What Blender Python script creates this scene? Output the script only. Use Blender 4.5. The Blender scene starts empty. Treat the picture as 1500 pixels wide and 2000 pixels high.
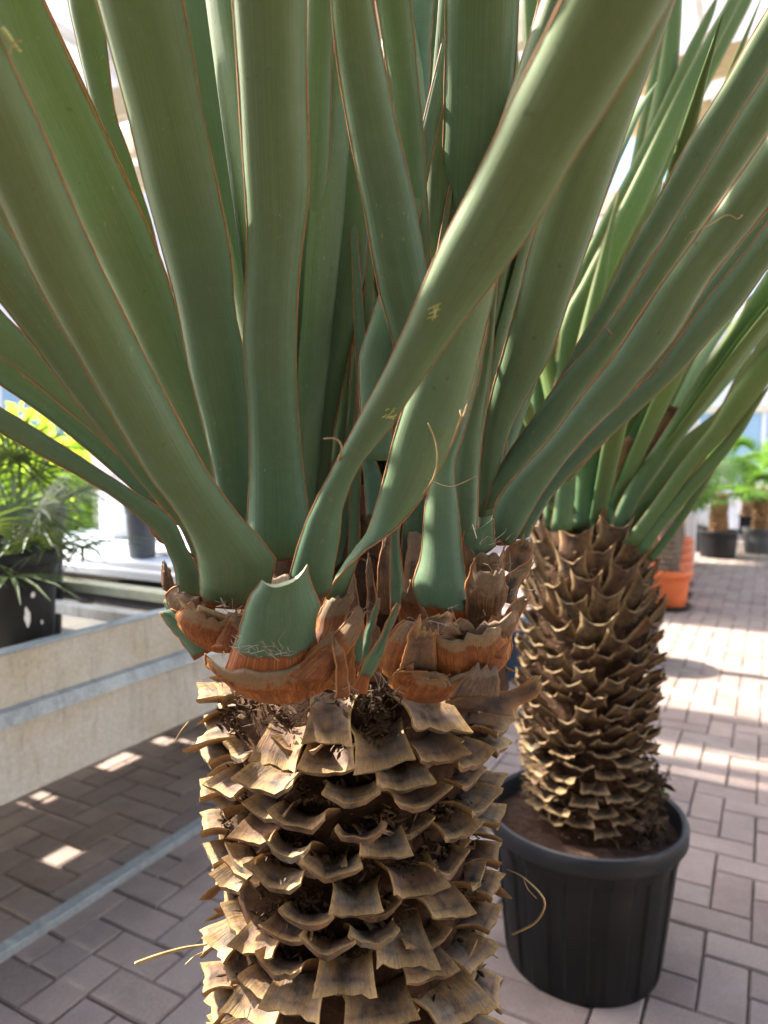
import bpy, math, random
from mathutils import Vector, Matrix, noise
from mathutils.bvhtree import BVHTree
random.seed(7)
R = math.radians
scene = bpy.context.scene
C = scene.collection

# ------------------------------------------------------------------ camera
H, PITCH, F = 1.26, R(4.5), 1390.0          # eye height, tilt, focal length in photo pixels
cam_d = bpy.data.cameras.new('camera'); cam = bpy.data.objects.new('camera', cam_d); C.objects.link(cam)
cam.location = (0, 0, H); cam.rotation_euler = (R(90) - PITCH, 0, 0)
cam_d.sensor_fit = 'VERTICAL'; cam_d.sensor_height = 36; cam_d.lens = 36 * F / 2000
cam_d.clip_start = 0.02; cam_d.clip_end = 400
cam_d.dof.use_dof = True; cam_d.dof.focus_distance = 0.72; cam_d.dof.aperture_fstop = 4.6
scene.camera = cam

# ------------------------------------------------------------------ light
SUN = Vector((-0.70, 0.34, 0.72)).normalized()          # direction towards the sun
w = bpy.data.worlds.new('World'); scene.world = w; w.use_nodes = True
nt = w.node_tree; bg = nt.nodes['Background']
sky = nt.nodes.new('ShaderNodeTexSky'); sky.sky_type = 'NISHITA'; sky.sun_disc = False
sky.sun_elevation = math.asin(SUN.z); sky.sun_rotation = math.atan2(SUN.x, SUN.y)
sky.air_density = 1.0; sky.dust_density = 3.0; sky.ozone_density = 1.0
nt.links.new(sky.outputs[0], bg.inputs[0]); bg.inputs[1].default_value = 0.15
sd = bpy.data.lights.new('sun', 'SUN'); sd.energy = 5.0; sd.angle = R(1.1); sd.color = (1, 0.93, 0.80)
so = bpy.data.objects.new('sun', sd); C.objects.link(so); so.rotation_euler = (-SUN).to_track_quat('-Z', 'Y').to_euler()
so.location = (-4, 2, 6)
vs = scene.view_settings; vs.view_transform = 'Standard'; vs.look = 'None'; vs.gamma = 1; vs.exposure = 2.1
vs.use_curve_mapping = False

# ------------------------------------------------------------------ pixel helpers (photo pixels 1500 x 2000)
def ray(x, y):
    xc = (x - 750) / F; yc = -(y - 1000) / F
    return Vector((xc, math.cos(PITCH) + yc * math.sin(PITCH), -math.sin(PITCH) + yc * math.cos(PITCH)))
CAM = Vector((0, 0, H))
def P(x, y, D): d = ray(x, y); return CAM + d * (D / d.y)
def PZ(x, y, z): d = ray(x, y); return CAM + d * ((z - H) / d.z)
def PC(x, y, cx, cy, r):
    """where the ray through a pixel meets a vertical cylinder (or passes closest to it)"""
    d = ray(x, y); ox, oy = -cx, -cy
    a = d.x**2 + d.y**2; b = ox * d.x + oy * d.y; c = ox * ox + oy * oy - r * r
    q = b * b - a * c
    t = (-b - math.sqrt(q)) / a if q > 0 else -b / a
    return CAM + d * t
def px(v):
    q = v - CAM; zc = q.y * math.cos(PITCH) - q.z * math.sin(PITCH)
    if zc < 0.05: return None
    yc = q.y * math.sin(PITCH) + q.z * math.cos(PITCH)
    return (750 + F * q.x / zc, 1000 - F * yc / zc, zc)

# ------------------------------------------------------------------ materials
def mat(name):
    m = bpy.data.materials.new(name); m.use_nodes = True
    return m, m.node_tree, m.node_tree.nodes['Principled BSDF']
def nd(t, typ, **k):
    n = t.nodes.new(typ)
    for a, b in k.items(): setattr(n, a, b)
    return n
def tex_noise(t, scale, detail=4, rough=0.55, vec=None, dist=0.0):
    n = nd(t, 'ShaderNodeTexNoise'); n.inputs['Scale'].default_value = scale; n.inputs['Detail'].default_value = detail
    n.inputs['Roughness'].default_value = rough; n.inputs['Distortion'].default_value = dist
    if vec is not None: t.links.new(vec, n.inputs['Vector'])
    return n.outputs['Fac']
def ramp(t, fac, stops, interp='LINEAR'):
    r = nd(t, 'ShaderNodeValToRGB'); cr = r.color_ramp; cr.interpolation = interp
    while len(cr.elements) < len(stops): cr.elements.new(0.5)
    for e, (p, c) in zip(cr.elements, stops):
        e.position = p; e.color = (*c, 1) if len(c) == 3 else c
    t.links.new(fac, r.inputs[0]); return r.outputs[0]
def mixc(t, fac, a, b, typ='MIX'):
    m = nd(t, 'ShaderNodeMix', data_type='RGBA', blend_type=typ)
    for s, v in ((0, fac), (6, a), (7, b)):
        if isinstance(v, (int, float)): m.inputs[s].default_value = v
        elif isinstance(v, tuple): m.inputs[s].default_value = (*v, 1)
        else: t.links.new(v, m.inputs[s])
    return m.outputs[2]
def mth(t, op, a, b=0.0, clamp=False):
    m = nd(t, 'ShaderNodeMath', operation=op, use_clamp=clamp)
    for i, v in enumerate((a, b)):
        if isinstance(v, (int, float)): m.inputs[i].default_value = v
        else: t.links.new(v, m.inputs[i])
    return m.outputs[0]
def attr(t, name):
    a = nd(t, 'ShaderNodeAttribute'); a.attribute_name = name; return a
def coords(t, scale=(1, 1, 1), kind='Object'):
    tc = nd(t, 'ShaderNodeTexCoord'); mp = nd(t, 'ShaderNodeMapping'); mp.inputs['Scale'].default_value = scale
    t.links.new(tc.outputs[kind], mp.inputs[0]); return mp.outputs[0]
def bump(t, b, height, strength=0.3, dist=0.002):
    n = nd(t, 'ShaderNodeBump'); n.inputs['Strength'].default_value = strength; n.inputs['Distance'].default_value = dist
    t.links.new(height, n.inputs['Height']); t.links.new(n.outputs[0], b.inputs['Normal'])
def setc(t, b, col, rough=0.6, spec=0.5):
    if isinstance(col, tuple): b.inputs['Base Color'].default_value = (*col, 1)
    else: t.links.new(col, b.inputs['Base Color'])
    if isinstance(rough, (int, float)): b.inputs['Roughness'].default_value = rough
    else: t.links.new(rough, b.inputs['Roughness'])
    b.inputs['Specular IOR Level'].default_value = spec
def translucent(m, t, b, col, fac):
    tr = nd(t, 'ShaderNodeBsdfTranslucent'); mx = nd(t, 'ShaderNodeMixShader'); mx.inputs[0].default_value = fac
    if isinstance(col, tuple): tr.inputs[0].default_value = (*col, 1)
    else: t.links.new(col, tr.inputs[0])
    t.links.new(b.outputs[0], mx.inputs[1]); t.links.new(tr.outputs[0], mx.inputs[2])
    t.links.new(mx.outputs[0], t.nodes['Material Output'].inputs['Surface'])

def m_leaf(name, low, high, orange=(0.30, 0.085, 0.02)):
    """glaucous channelled leaf: 'lf' = (metres from the base, across -1..1, length of brown base)"""
    m, t, b = mat(name)
    a = attr(t, 'lf'); sep = nd(t, 'ShaderNodeSeparateXYZ'); t.links.new(a.outputs['Vector'], sep.inputs[0])
    s, u, bl = sep.outputs
    oi = nd(t, 'ShaderNodeObjectInfo')
    cmb = nd(t, 'ShaderNodeCombineXYZ')
    t.links.new(mth(t, 'MULTIPLY', s, 2.0), cmb.inputs[0]); t.links.new(mth(t, 'MULTIPLY', u, 16.0), cmb.inputs[1])
    t.links.new(mth(t, 'MULTIPLY', oi.outputs['Random'], 50.0), cmb.inputs[2])
    stri = tex_noise(t, 2.2, 5, 0.6, cmb.outputs[0])
    pos = coords(t)
    blotch = tex_noise(t, 9, 5, 0.6, pos)
    up = mth(t, 'MULTIPLY', s, 2.6, True)
    up = mth(t, 'ADD', up, mth(t, 'MULTIPLY', mth(t, 'SUBTRACT', blotch, 0.5), 0.9), True)
    col = mixc(t, up, low, high)
    col = mixc(t, ramp(t, stri, [(0.35, (0, 0, 0)), (0.7, (0.5,) * 3)]), col, (low[0] * 0.45, low[1] * 0.5, low[2] * 0.5))
    col = mixc(t, mth(t, 'MULTIPLY', oi.outputs['Random'], 0.30), col, (high[0] * 1.2, high[1] * 1.1, high[2] * 0.8))
    # pale bloom in cloudy patches, and dusty specks / scratches
    bloom = ramp(t, tex_noise(t, 60, 7, 0.75, pos), [(0.48, (0, 0, 0)), (0.80, (0.22,) * 3)])
    col = mixc(t, bloom, col, (0.20, 0.26, 0.18))
    sp = coords(t, (1, 1, 0.4))
    speck = ramp(t, tex_noise(t, 260, 3, 0.6, sp), [(0.64, (0, 0, 0)), (0.72, (0.6,) * 3)])
    patch = ramp(t, tex_noise(t, 14, 3, 0.6, pos), [(0.50, (0, 0, 0)), (0.64, (0.7,) * 3)])
    col = mixc(t, mixc(t, 1.0, speck, patch, 'MULTIPLY'), col, (0.36, 0.33, 0.20))
    dark = ramp(t, tex_noise(t, 95, 2, 0.5, pos), [(0.70, (0, 0, 0)), (0.78, (0.5,) * 3)])
    col = mixc(t, dark, col, (0.05, 0.07, 0.03))
    # the brown foot
    edge = mth(t, 'ADD', mth(t, 'SUBTRACT', bl, s), mth(t, 'MULTIPLY', mth(t, 'SUBTRACT', tex_noise(t, 45, 3, 0.6, pos), 0.5), 0.022))
    k = ramp(t, mth(t, 'ADD', mth(t, 'MULTIPLY', edge, 240.0), 0.5, True), [(0, (0, 0, 0)), (1, (1,) * 3)])
    fib = ramp(t, stri, [(0.3, (orange[0] * 0.35, orange[1] * 0.35, orange[2] * 0.5)), (0.55, orange), (0.75, (0.42, 0.20, 0.07))])
    rim = ramp(t, mth(t, 'ADD', mth(t, 'MULTIPLY', edge, 90.0), 0.5, True), [(0.3, (0.06, 0.03, 0.01)), (0.8, (1, 1, 1))])
    fib = mixc(t, 1.0, fib, rim, 'MULTIPLY')
    col = mixc(t, k, col, fib)
    setc(t, b, col, ramp(t, blotch, [(0.3, (0.46,) * 3), (0.7, (0.62,) * 3)]), 0.33)
    bump(t, b, mth(t, 'ADD', stri, mth(t, 'MULTIPLY', blotch, 0.6)), 0.28, 0.0012)
    return m
def m_stub(name, tan, grey, red, gold, mould_k=0.80, fibk=0.5):
    """dried leaf base: 'lf' = (along 0..1, across -1..1, random)"""
    m, t, b = mat(name)
    a = attr(t, 'lf'); sep = nd(t, 'ShaderNodeSeparateXYZ'); t.links.new(a.outputs['Vector'], sep.inputs[0])
    v, u, rnd = sep.outputs
    pos = coords(t)
    cmb = nd(t, 'ShaderNodeCombineXYZ')
    t.links.new(mth(t, 'MULTIPLY', v, 1.6), cmb.inputs[0]); t.links.new(mth(t, 'MULTIPLY', u, 11.0), cmb.inputs[1])
    t.links.new(mth(t, 'MULTIPLY', rnd, 70.0), cmb.inputs[2])
    fib = tex_noise(t, 1.8, 5, 0.65, cmb.outputs[0])
    blot = tex_noise(t, 42, 5, 0.65, pos)
    fine = tex_noise(t, 260, 4, 0.65, pos)
    au = mth(t, 'ABSOLUTE', u)
    col = mixc(t, ramp(t, blot, [(0.36, (0, 0, 0)), (0.58, (1,) * 3)]), tan, grey)
    col = mixc(t, mth(t, 'MULTIPLY', ramp(t, mth(t, 'ADD', mth(t, 'MULTIPLY', rnd, 0.5), mth(t, 'MULTIPLY', fib, 0.5)), [(0.42, (0, 0, 0)), (0.7, (1,) * 3)]), 0.6), col, red)
    # black mould in the middle of the face
    mould = mth(t, 'MULTIPLY', ramp(t, mth(t, 'ADD', mth(t, 'MULTIPLY', tex_noise(t, 65, 6, 0.75, pos), 1.0), mth(t, 'MULTIPLY', au, -0.22)), [(0.37, (0, 0, 0)), (0.55, (1,) * 3)]), mould_k)
    col = mixc(t, mould, col, (0.035, 0.028, 0.024))
    # golden edges and cut end
    ed = mth(t, 'MAXIMUM', mth(t, 'MULTIPLY', mth(t, 'SUBTRACT', au, 0.80), 6.0, True), mth(t, 'MULTIPLY', mth(t, 'SUBTRACT', v, 0.86), 8.0, True))
    ed = mth(t, 'MULTIPLY', ed, ramp(t, blot, [(0.3, (0.25,) * 3), (0.6, (0.95,) * 3)]))
    col = mixc(t, ed, col, gold)
    line = ramp(t, mth(t, 'ADD', v, mth(t, 'MULTIPLY', mth(t, 'SUBTRACT', blot, 0.5), 0.12)), [(0.80, (1, 1, 1)), (0.84, (0.35, 0.22, 0.16)), (0.88, (1, 1, 1))])
    col = mixc(t, 0.28, col, mixc(t, 1.0, col, line, 'MULTIPLY'))
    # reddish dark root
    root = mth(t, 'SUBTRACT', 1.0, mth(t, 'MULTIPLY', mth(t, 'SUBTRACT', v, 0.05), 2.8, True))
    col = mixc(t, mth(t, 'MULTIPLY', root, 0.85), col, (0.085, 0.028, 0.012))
    col = mixc(t, 0.6, col, mixc(t, 1.0, col, ramp(t, fine, [(0.25, (0.35,) * 3), (0.6, (1,) * 3), (0.85, (1.25,) * 3)]), 'MULTIPLY'))
    col = mixc(t, fibk, col, mixc(t, 1.0, col, ramp(t, fib, [(0.3, (0.35,) * 3), (0.6, (1,) * 3), (0.75, (1.2,) * 3)]), 'MULTIPLY'))
    setc(t, b, col, 0.7, 0.25)
    bump(t, b, mth(t, 'ADD', mth(t, 'ADD', fib, mth(t, 'MULTIPLY', fine, 0.35)), mth(t, 'MULTIPLY', blot, 0.7)), 0.7, 0.002)
    return m
def m_sheath(name, cols, dry):
    m, t, b = mat(name)
    a = attr(t, 'lf'); sep = nd(t, 'ShaderNodeSeparateXYZ'); t.links.new(a.outputs['Vector'], sep.inputs[0])
    v, u, rnd = sep.outputs; pos = coords(t)
    cmb = nd(t, 'ShaderNodeCombineXYZ')
    t.links.new(mth(t, 'MULTIPLY', v, 1.1), cmb.inputs[0]); t.links.new(mth(t, 'MULTIPLY', u, 9.0), cmb.inputs[1]); t.links.new(mth(t, 'MULTIPLY', rnd, 70.0), cmb.inputs[2])
    st = tex_noise(t, 2.4, 6, 0.7, cmb.outputs[0]); bl = tex_noise(t, 38, 5, 0.65, pos); fn = tex_noise(t, 300, 3, 0.6, pos)
    c = ramp(t, st, [(0.30, cols[0]), (0.47, cols[1]), (0.66, cols[2])])
    c = mixc(t, ramp(t, bl, [(0.35, (0.75,) * 3), (0.6, (0, 0, 0))]), c, cols[0])
    top = mth(t, 'ADD', v, mth(t, 'MULTIPLY', mth(t, 'SUBTRACT', bl, 0.5), 0.7))
    c = mixc(t, ramp(t, top, [(0.76, (0, 0, 0)), (0.82, (0.9,) * 3)]), c, dry)
    edge = mth(t, 'MULTIPLY', mth(t, 'SUBTRACT', mth(t, 'ABSOLUTE', u), 0.86), 7.0, True)
    c = mixc(t, mth(t, 'MULTIPLY', edge, 0.7), c, cols[2])
    c = mixc(t, 0.5, c, mixc(t, 1.0, c, ramp(t, fn, [(0.3, (0.5,) * 3), (0.6, (1,) * 3)]), 'MULTIPLY'))
    setc(t, b, c, 0.6, 0.3); bump(t, b, mth(t, 'ADD', st, mth(t, 'MULTIPLY', bl, 0.5)), 0.8, 0.002)
    return m
def m_plain(name, col, rough=0.5, var=0.25, scale=20, spec=0.4, bs=0.15, tint=None):
    m, t, b = mat(name); pos = coords(t)
    n = tex_noise(t, scale, 6, 0.65, pos)
    lo = tuple(c * (1 - var) for c in col); hi = tuple(min(1, c * (1 + var)) for c in col)
    cc = ramp(t, n, [(0.3, lo), (0.7, hi)])
    if tint: cc = mixc(t, ramp(t, tex_noise(t, scale * 0.4, 5, 0.7, pos), [(0.52, (0, 0, 0)), (0.72, (0.8,) * 3)]), cc, tint)
    setc(t, b, cc, ramp(t, n, [(0.2, (max(0.05, rough - 0.1),) * 3), (0.8, (min(1, rough + 0.1),) * 3)]), spec)
    bump(t, b, tex_noise(t, scale * 6, 4, 0.6, pos), bs, 0.002)
    return m
def m_thin(name, col, tcol, fac, var=0.3, rough=0.5):
    m, t, b = mat(name); pos = coords(t); oi = nd(t, 'ShaderNodeObjectInfo')
    n = tex_noise(t, 7, 4, 0.6, pos)
    cc = ramp(t, mth(t, 'ADD', mth(t, 'MULTIPLY', n, 0.6), mth(t, 'MULTIPLY', oi.outputs['Random'], 0.4)),
              [(0.25, tuple(c * (1 - var) for c in col)), (0.75, tuple(c * (1 + var) for c in col))])
    setc(t, b, cc, rough, 0.4); translucent(m, t, b, tcol, fac)
    return m

M = {}
M['leaf'] = m_leaf('leaf_glaucous', (0.074, 0.150, 0.096), (0.132, 0.182, 0.068))
M['leaf2'] = m_leaf('leaf_green', (0.066, 0.150, 0.072), (0.135, 0.200, 0.050))
M['margin'] = m_plain('leaf_margin', (0.33, 0.135, 0.050), 0.6, 0.35, 90)
M['stub'] = m_stub('dry_leaf_base', (0.40, 0.235, 0.100), (0.27, 0.215, 0.165), (0.22, 0.085, 0.042), (0.58, 0.37, 0.15))
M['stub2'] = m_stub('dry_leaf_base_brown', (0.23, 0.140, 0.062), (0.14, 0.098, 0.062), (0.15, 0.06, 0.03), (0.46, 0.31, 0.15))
M['stub_orange'] = m_sheath('fresh_dry_sheath', ((0.10, 0.026, 0.009), (0.34, 0.105, 0.026), (0.47, 0.21, 0.062)), (0.27, 0.175, 0.095))
M['sheath_dark'] = m_sheath('dry_brown_sheath', ((0.045, 0.022, 0.012), (0.15, 0.075, 0.036), (0.30, 0.165, 0.075)), (0.22, 0.145, 0.085))
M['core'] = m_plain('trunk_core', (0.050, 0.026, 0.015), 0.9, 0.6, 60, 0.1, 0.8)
M['debris'] = m_plain('dry_debris', (0.085, 0.052, 0.032), 0.9, 0.75, 55, 0.1, 0.3)
M['fibre'] = m_plain('straw', (0.40, 0.27, 0.12), 0.7, 0.3, 60)
M['fluff'] = m_plain('grey_fluff', (0.30, 0.24, 0.17), 0.9, 0.4, 60)
M['deadleaf'] = m_plain('dead_leaf', (0.16, 0.085, 0.045), 0.8, 0.5, 40, 0.2, 0.4)
M['cut'] = m_plain('fresh_cut', (0.55, 0.58, 0.34), 0.6, 0.2, 80)
M['scar'] = m_plain('leaf_scar', (0.46, 0.46, 0.17), 0.8, 0.3, 120)
def m_pot(name, col):
    m, t, b = mat(name); pos = coords(t)
    dust = ramp(t, tex_noise(t, 7, 7, 0.7, pos), [(0.42, (0, 0, 0)), (0.78, (0.5,) * 3)])
    str_ = ramp(t, tex_noise(t, 9, 5, 0.65, coords(t, (6, 6, 0.6))), [(0.5, (0, 0, 0)), (0.75, (0.4,) * 3)])
    c = mixc(t, dust, col, (0.016, 0.016, 0.017)); c = mixc(t, str_, c, (0.022, 0.021, 0.021))
    scr = ramp(t, tex_noise(t, 160, 3, 0.6, coords(t, (1, 1, 0.2))), [(0.7, (0, 0, 0)), (0.78, (0.35,) * 3)])
    c = mixc(t, scr, c, (0.2, 0.2, 0.2))
    setc(t, b, c, ramp(t, dust, [(0, (0.40,) * 3), (0.5, (0.6,) * 3)]), 0.30); bump(t, b, tex_noise(t, 120, 4, 0.6, pos), 0.12, 0.001)
    return m
M['pot'] = m_pot('black_plastic', (0.0045, 0.005, 0.0068))
M['potrim'] = m_pot('worn_black_rim', (0.016, 0.018, 0.023))
M['potgrey'] = m_pot('grey_plastic', (0.075, 0.08, 0.088))
M['potblue'] = m_pot('dark_blue_plastic', (0.03, 0.055, 0.095))
M['terra'] = m_plain('orange_plastic', (0.52, 0.115, 0.032), 0.5, 0.15, 14, 0.4, 0.05)
def m_soil():
    m, t, b = mat('soil'); pos = coords(t)
    n = tex_noise(t, 55, 8, 0.75, pos); n2 = tex_noise(t, 240, 4, 0.7, pos)
    c = ramp(t, n, [(0.3, (0.028, 0.016, 0.010)), (0.55, (0.095, 0.055, 0.038)), (0.8, (0.19, 0.12, 0.085))])
    c = mixc(t, ramp(t, n2, [(0.62, (0, 0, 0)), (0.7, (0.7,) * 3)]), c, (0.24, 0.18, 0.13))
    setc(t, b, c, 0.95, 0.1); bump(t, b, n, 1.0, 0.012); return m
M['soil'] = m_soil()
def m_paver():
    m, t, b = mat('paver'); oi = nd(t, 'ShaderNodeObjectInfo'); g = nd(t, 'ShaderNodeNewGeometry')
    rnd = mth(t, 'FRACT', mth(t, 'ADD', oi.outputs['Random'], g.outputs['Random Per Island']))
    pos = g.outputs['Position']
    n = tex_noise(t, 3.2, 5, 0.6, pos); f1 = tex_noise(t, 160, 4, 0.7, pos); f2 = tex_noise(t, 24, 6, 0.7, pos)
    c = ramp(t, rnd, [(0.0, (0.235, 0.176, 0.152)), (0.35, (0.285, 0.220, 0.192)), (0.7, (0.320, 0.248, 0.218)), (1.0, (0.262, 0.214, 0.190))])
    c = mixc(t, 0.6, c, mixc(t, 1.0, c, ramp(t, f1, [(0.25, (0.55,) * 3), (0.5, (1,) * 3), (0.8, (1.35,) * 3)]), 'MULTIPLY'))
    c = mixc(t, ramp(t, f2, [(0.48, (0, 0, 0)), (0.75, (0.55,) * 3)]), c, (0.34, 0.29, 0.25))
    c = mixc(t, ramp(t, n, [(0.45, (0, 0, 0)), (0.7, (0.5,) * 3)]), c, (0.14, 0.105, 0.09))
    setc(t, b, c, 0.82, 0.3); bump(t, b, mth(t, 'ADD', f1, f2), 0.35, 0.002); return m
M['paver'] = m_paver()
M['sand'] = m_plain('joint_sand', (0.12, 0.095, 0.078), 0.95, 0.5, 70, 0.1, 0.5)
def m_galv(name, base, stain, metal=0.0):
    m, t, b = mat(name); pos = coords(t)
    a = tex_noise(t, 5, 6, 0.7, pos); v = tex_noise(t, 8, 6, 0.7, coords(t, (3.5, 3.5, 0.7))); f = tex_noise(t, 90, 5, 0.7, pos)
    c = mixc(t, ramp(t, a, [(0.4, (0, 0, 0)), (0.65, (0.9,) * 3)]), base, stain)
    c = mixc(t, ramp(t, v, [(0.5, (0, 0, 0)), (0.72, (0.6,) * 3)]), c, tuple(x * 0.6 for x in stain))
    c = mixc(t, 0.5, c, mixc(t, 1.0, c, ramp(t, f, [(0.3, (0.6,) * 3), (0.7, (1.15,) * 3)]), 'MULTIPLY'))
    setc(t, b, c, ramp(t, a, [(0.3, (0.45,) * 3), (0.7, (0.75,) * 3)]), 0.4); b.inputs['Metallic'].default_value = metal
    bump(t, b, mth(t, 'ADD', f, v), 0.3, 0.003); return m
M['bench'] = m_galv('weathered_bench', (0.58, 0.55, 0.49), (0.52, 0.45, 0.33))
M['galv'] = m_galv('galvanised_steel', (0.42, 0.46, 0.47), (0.32, 0.35, 0.36), 0.35)
M['tray'] = m_galv('dirty_tray', (0.10, 0.10, 0.105), (0.12, 0.105, 0.08))
M['alu'] = m_galv('aluminium_bar', (0.60, 0.60, 0.60), (0.45, 0.43, 0.40), 0.5)
M['cream'] = m_plain('cream_timber', (0.62, 0.58, 0.38), 0.6, 0.15, 20)
M['white'] = m_plain('white_paint', (0.74, 0.74, 0.74), 0.5, 0.08, 5, 0.4, 0.05)
M['panel'] = m_plain('white_panel', (0.70, 0.69, 0.69), 0.5, 0.06, 2.5, 0.4, 0.03)
M['roofpanel'] = m_thin('white_polycarbonate', (0.72, 0.72, 0.74), (0.72, 0.72, 0.76), 0.45, 0.04)
M['rustwhite'] = m_plain('rusty_white_beam', (0.66, 0.60, 0.44), 0.6, 0.15, 8, 0.4, 0.1, (0.42, 0.22, 0.07))
M['beam'] = m_plain('ochre_beam', (0.48, 0.37, 0.19), 0.6, 0.15, 8)
M['bluegrey'] = m_plain('blue_grey_sheet', (0.46, 0.52, 0.60), 0.4, 0.1, 5)
M['glass'] = m_plain('bluish_glass', (0.30, 0.46, 0.60), 0.12, 0.15, 1.5, 0.8, 0.0)
M['plastic'] = m_plain('white_plastic_wrap', (0.62, 0.62, 0.68), 0.3, 0.15, 6, 0.6, 0.2)
M['fan'] = m_thin('fan_palm_leaf', (0.060, 0.095, 0.030), (0.16, 0.22, 0.04), 0.3)
M['fan2'] = m_thin('far_palm_leaf', (0.070, 0.140, 0.035), (0.18, 0.36, 0.04), 0.4)
M['bright'] = m_thin('sunlit_shrub_leaf', (0.16, 0.27, 0.04), (0.50, 0.72, 0.06), 0.5)
M['thinleaf'] = m_thin('thin_strap_leaf', (0.13, 0.23, 0.05), (0.40, 0.62, 0.05), 0.5)
M['palmtrunk'] = m_plain('palm_trunk', (0.20, 0.115, 0.06), 0.95, 0.6, 45, 0.1, 1.0)
M['timber'] = m_plain('unseen_hall_grey', (0.30, 0.315, 0.29), 0.8, 0.3, 6)  # grey of the unseen hall, tuned for its bounce on the leaves
M['bark'] = m_plain('grey_bark', (0.13, 0.10, 0.075), 0.9, 0.5, 30, 0.1, 0.8)

# ------------------------------------------------------------------ object helpers
def obj(name, verts, faces, m, parent=None, smooth=False, lf=None, kind=None):
    me = bpy.data.meshes.new(name); me.from_pydata([tuple(v) for v in verts], [], faces)
    if m: me.materials.append(m)
    if smooth: me.polygons.foreach_set('use_smooth', [True] * len(me.polygons))
    if lf:
        a = me.attributes.new('lf', 'FLOAT_VECTOR', 'POINT')
        a.data.foreach_set('vector', [c for v in lf for c in v])
    me.update()
    o = bpy.data.objects.new(name, me); C.objects.link(o)
    if parent: o.parent = parent
    if kind: o['kind'] = kind
    return o
def thing(name, label, cat, loc=(0, 0, 0), group=None):
    o = bpy.data.objects.new(name, None); C.objects.link(o); o.empty_display_size = 0.1
    o.location = (0, 0, 0); o['label'] = label; o['category'] = cat
    if group: o['group'] = group
    return o
def tag(o, label, cat, group=None):
    o['label'] = label; o['category'] = cat
    if group: o['group'] = group
    return o
class MB:
    def __init__(s): s.v = []; s.f = []; s.a = []
    def box(s, c, ax, ay, az, hx, hy, hz):
        n = len(s.v)
        for k in (-1, 1):
            for j in (-1, 1):
                for i in (-1, 1): s.v.append(c + ax * (i * hx) + ay * (j * hy) + az * (k * hz))
        for q in ((0, 2, 3, 1), (4, 5, 7, 6), (0, 1, 5, 4), (2, 6, 7, 3), (1, 3, 7, 5), (0, 4, 6, 2)): s.f.append(tuple(n + i for i in q))
    def tube(s, pts, r, sides=6, cap=True):
        n0 = len(s.v); N = len(pts); pts = [Vector(p) for p in pts]
        rr = r if isinstance(r, (list, tuple)) else [r] * N
        up = Vector((0.13, 0.31, 0.94))
        for i, p in enumerate(pts):
            T = (pts[min(i + 1, N - 1)] - pts[max(i - 1, 0)])
            T = T.normalized() if T.length > 1e-9 else Vector((0, 0, 1))
            A = T.cross(up); A = A.normalized() if A.length > 1e-4 else T.orthogonal().normalized()
            B = T.cross(A)
            for k in range(sides):
                an = 2 * math.pi * k / sides; s.v.append(p + A * (math.cos(an) * rr[i]) + B * (math.sin(an) * rr[i]))
        for i in range(N - 1):
            for k in range(sides):
                a = n0 + i * sides + k; b2 = n0 + i * sides + (k + 1) % sides
                s.f.append((a, b2, b2 + sides, a + sides))
        if cap:
            s.f.append(tuple(n0 + k for k in reversed(range(sides)))); s.f.append(tuple(n0 + (N - 1) * sides + k for k in range(sides)))
    def lathe(s, c, prof, seg=48, wob=None):
        n0 = len(s.v)
        for (r, z) in prof:
            for k in range(seg):
                an = 2 * math.pi * k / seg; q = r * (wob(an, z) if wob else 1)
                s.v.append(Vector((c[0] + q * math.cos(an), c[1] + q * math.sin(an), c[2] + z)))
        for i in range(len(prof) - 1):
            for k in range(seg):
                a = n0 + i * seg + k; b2 = n0 + i * seg + (k + 1) % seg
                s.f.append((a, b2, b2 + seg, a + seg))
    def strip(s, pts, widths, side, fold=0.0):
        """a thin folded blade along pts (V section)"""
        n0 = len(s.v); N = len(pts)
        for i, p in enumerate(pts):
            T = (pts[min(i + 1, N - 1)] - pts[max(i - 1, 0)]).normalized()
            W = (side - T * side.dot(T)).normalized(); Nn = W.cross(T)
            s.v += [p + W * widths[i] * 0.5 + Nn * fold * widths[i], p, p - W * widths[i] * 0.5 + Nn * fold * widths[i]]
        for i in range(N - 1):
            a = n0 + 3 * i; s.f += [(a, a + 1, a + 4, a + 3), (a + 1, a + 2, a + 5, a + 4)]
    def build(s, name, m, parent=None, smooth=False, kind=None, lf=None): return obj(name, s.v, s.f, m, parent, smooth, lf, kind)
X, Y, Z = Vector((1, 0, 0)), Vector((0, 1, 0)), Vector((0, 0, 1))
GA = R(28.5)                                             # the paving grid lies 28.5 degrees off the view
U = Vector((math.sin(GA), math.cos(GA), 0)); V = Vector((-math.cos(GA), math.sin(GA), 0))

# ------------------------------------------------------------------ setting: ground and paving
g = obj('ground', [(-150, -30, -0.05), (150, -30, -0.05), (150, 250, -0.05), (-150, 250, -0.05)], [(0, 1, 2, 3)], M['sand']); g['kind'] = 'structure'
pav = obj('paving', [(-14, -3, -0.010), (16, -3, -0.010), (16, 20, -0.010), (-14, 20, -0.010)], [(0, 1, 2, 3)], M['sand']); pav['kind'] = 'structure'
def paver_mesh():
    a, b_, c, h = 0.1028, 0.0503, 0.004, 0.0
    vv = []; ff = []
    for (x, y, z) in ((a, b_, -0.05), (a, b_, -0.006), (a - c, b_ - c, 0)):
        vv += [(-x, -y, z), (x, -y, z), (x, y, z), (-x, y, z)]
    for l in (0, 4):
        for k in range(4): ff.append((l + k, l + (k + 1) % 4, l + 4 + (k + 1) % 4, l + 4 + k))
    ff.append((8, 9, 10, 11)); return vv, ff
pv, pf = paver_mesh(); pme = bpy.data.meshes.new('paver'); pme.from_pydata(pv, [], pf); pme.materials.append(M['paver']); pme.update()
spots = []
A = 0.105
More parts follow.
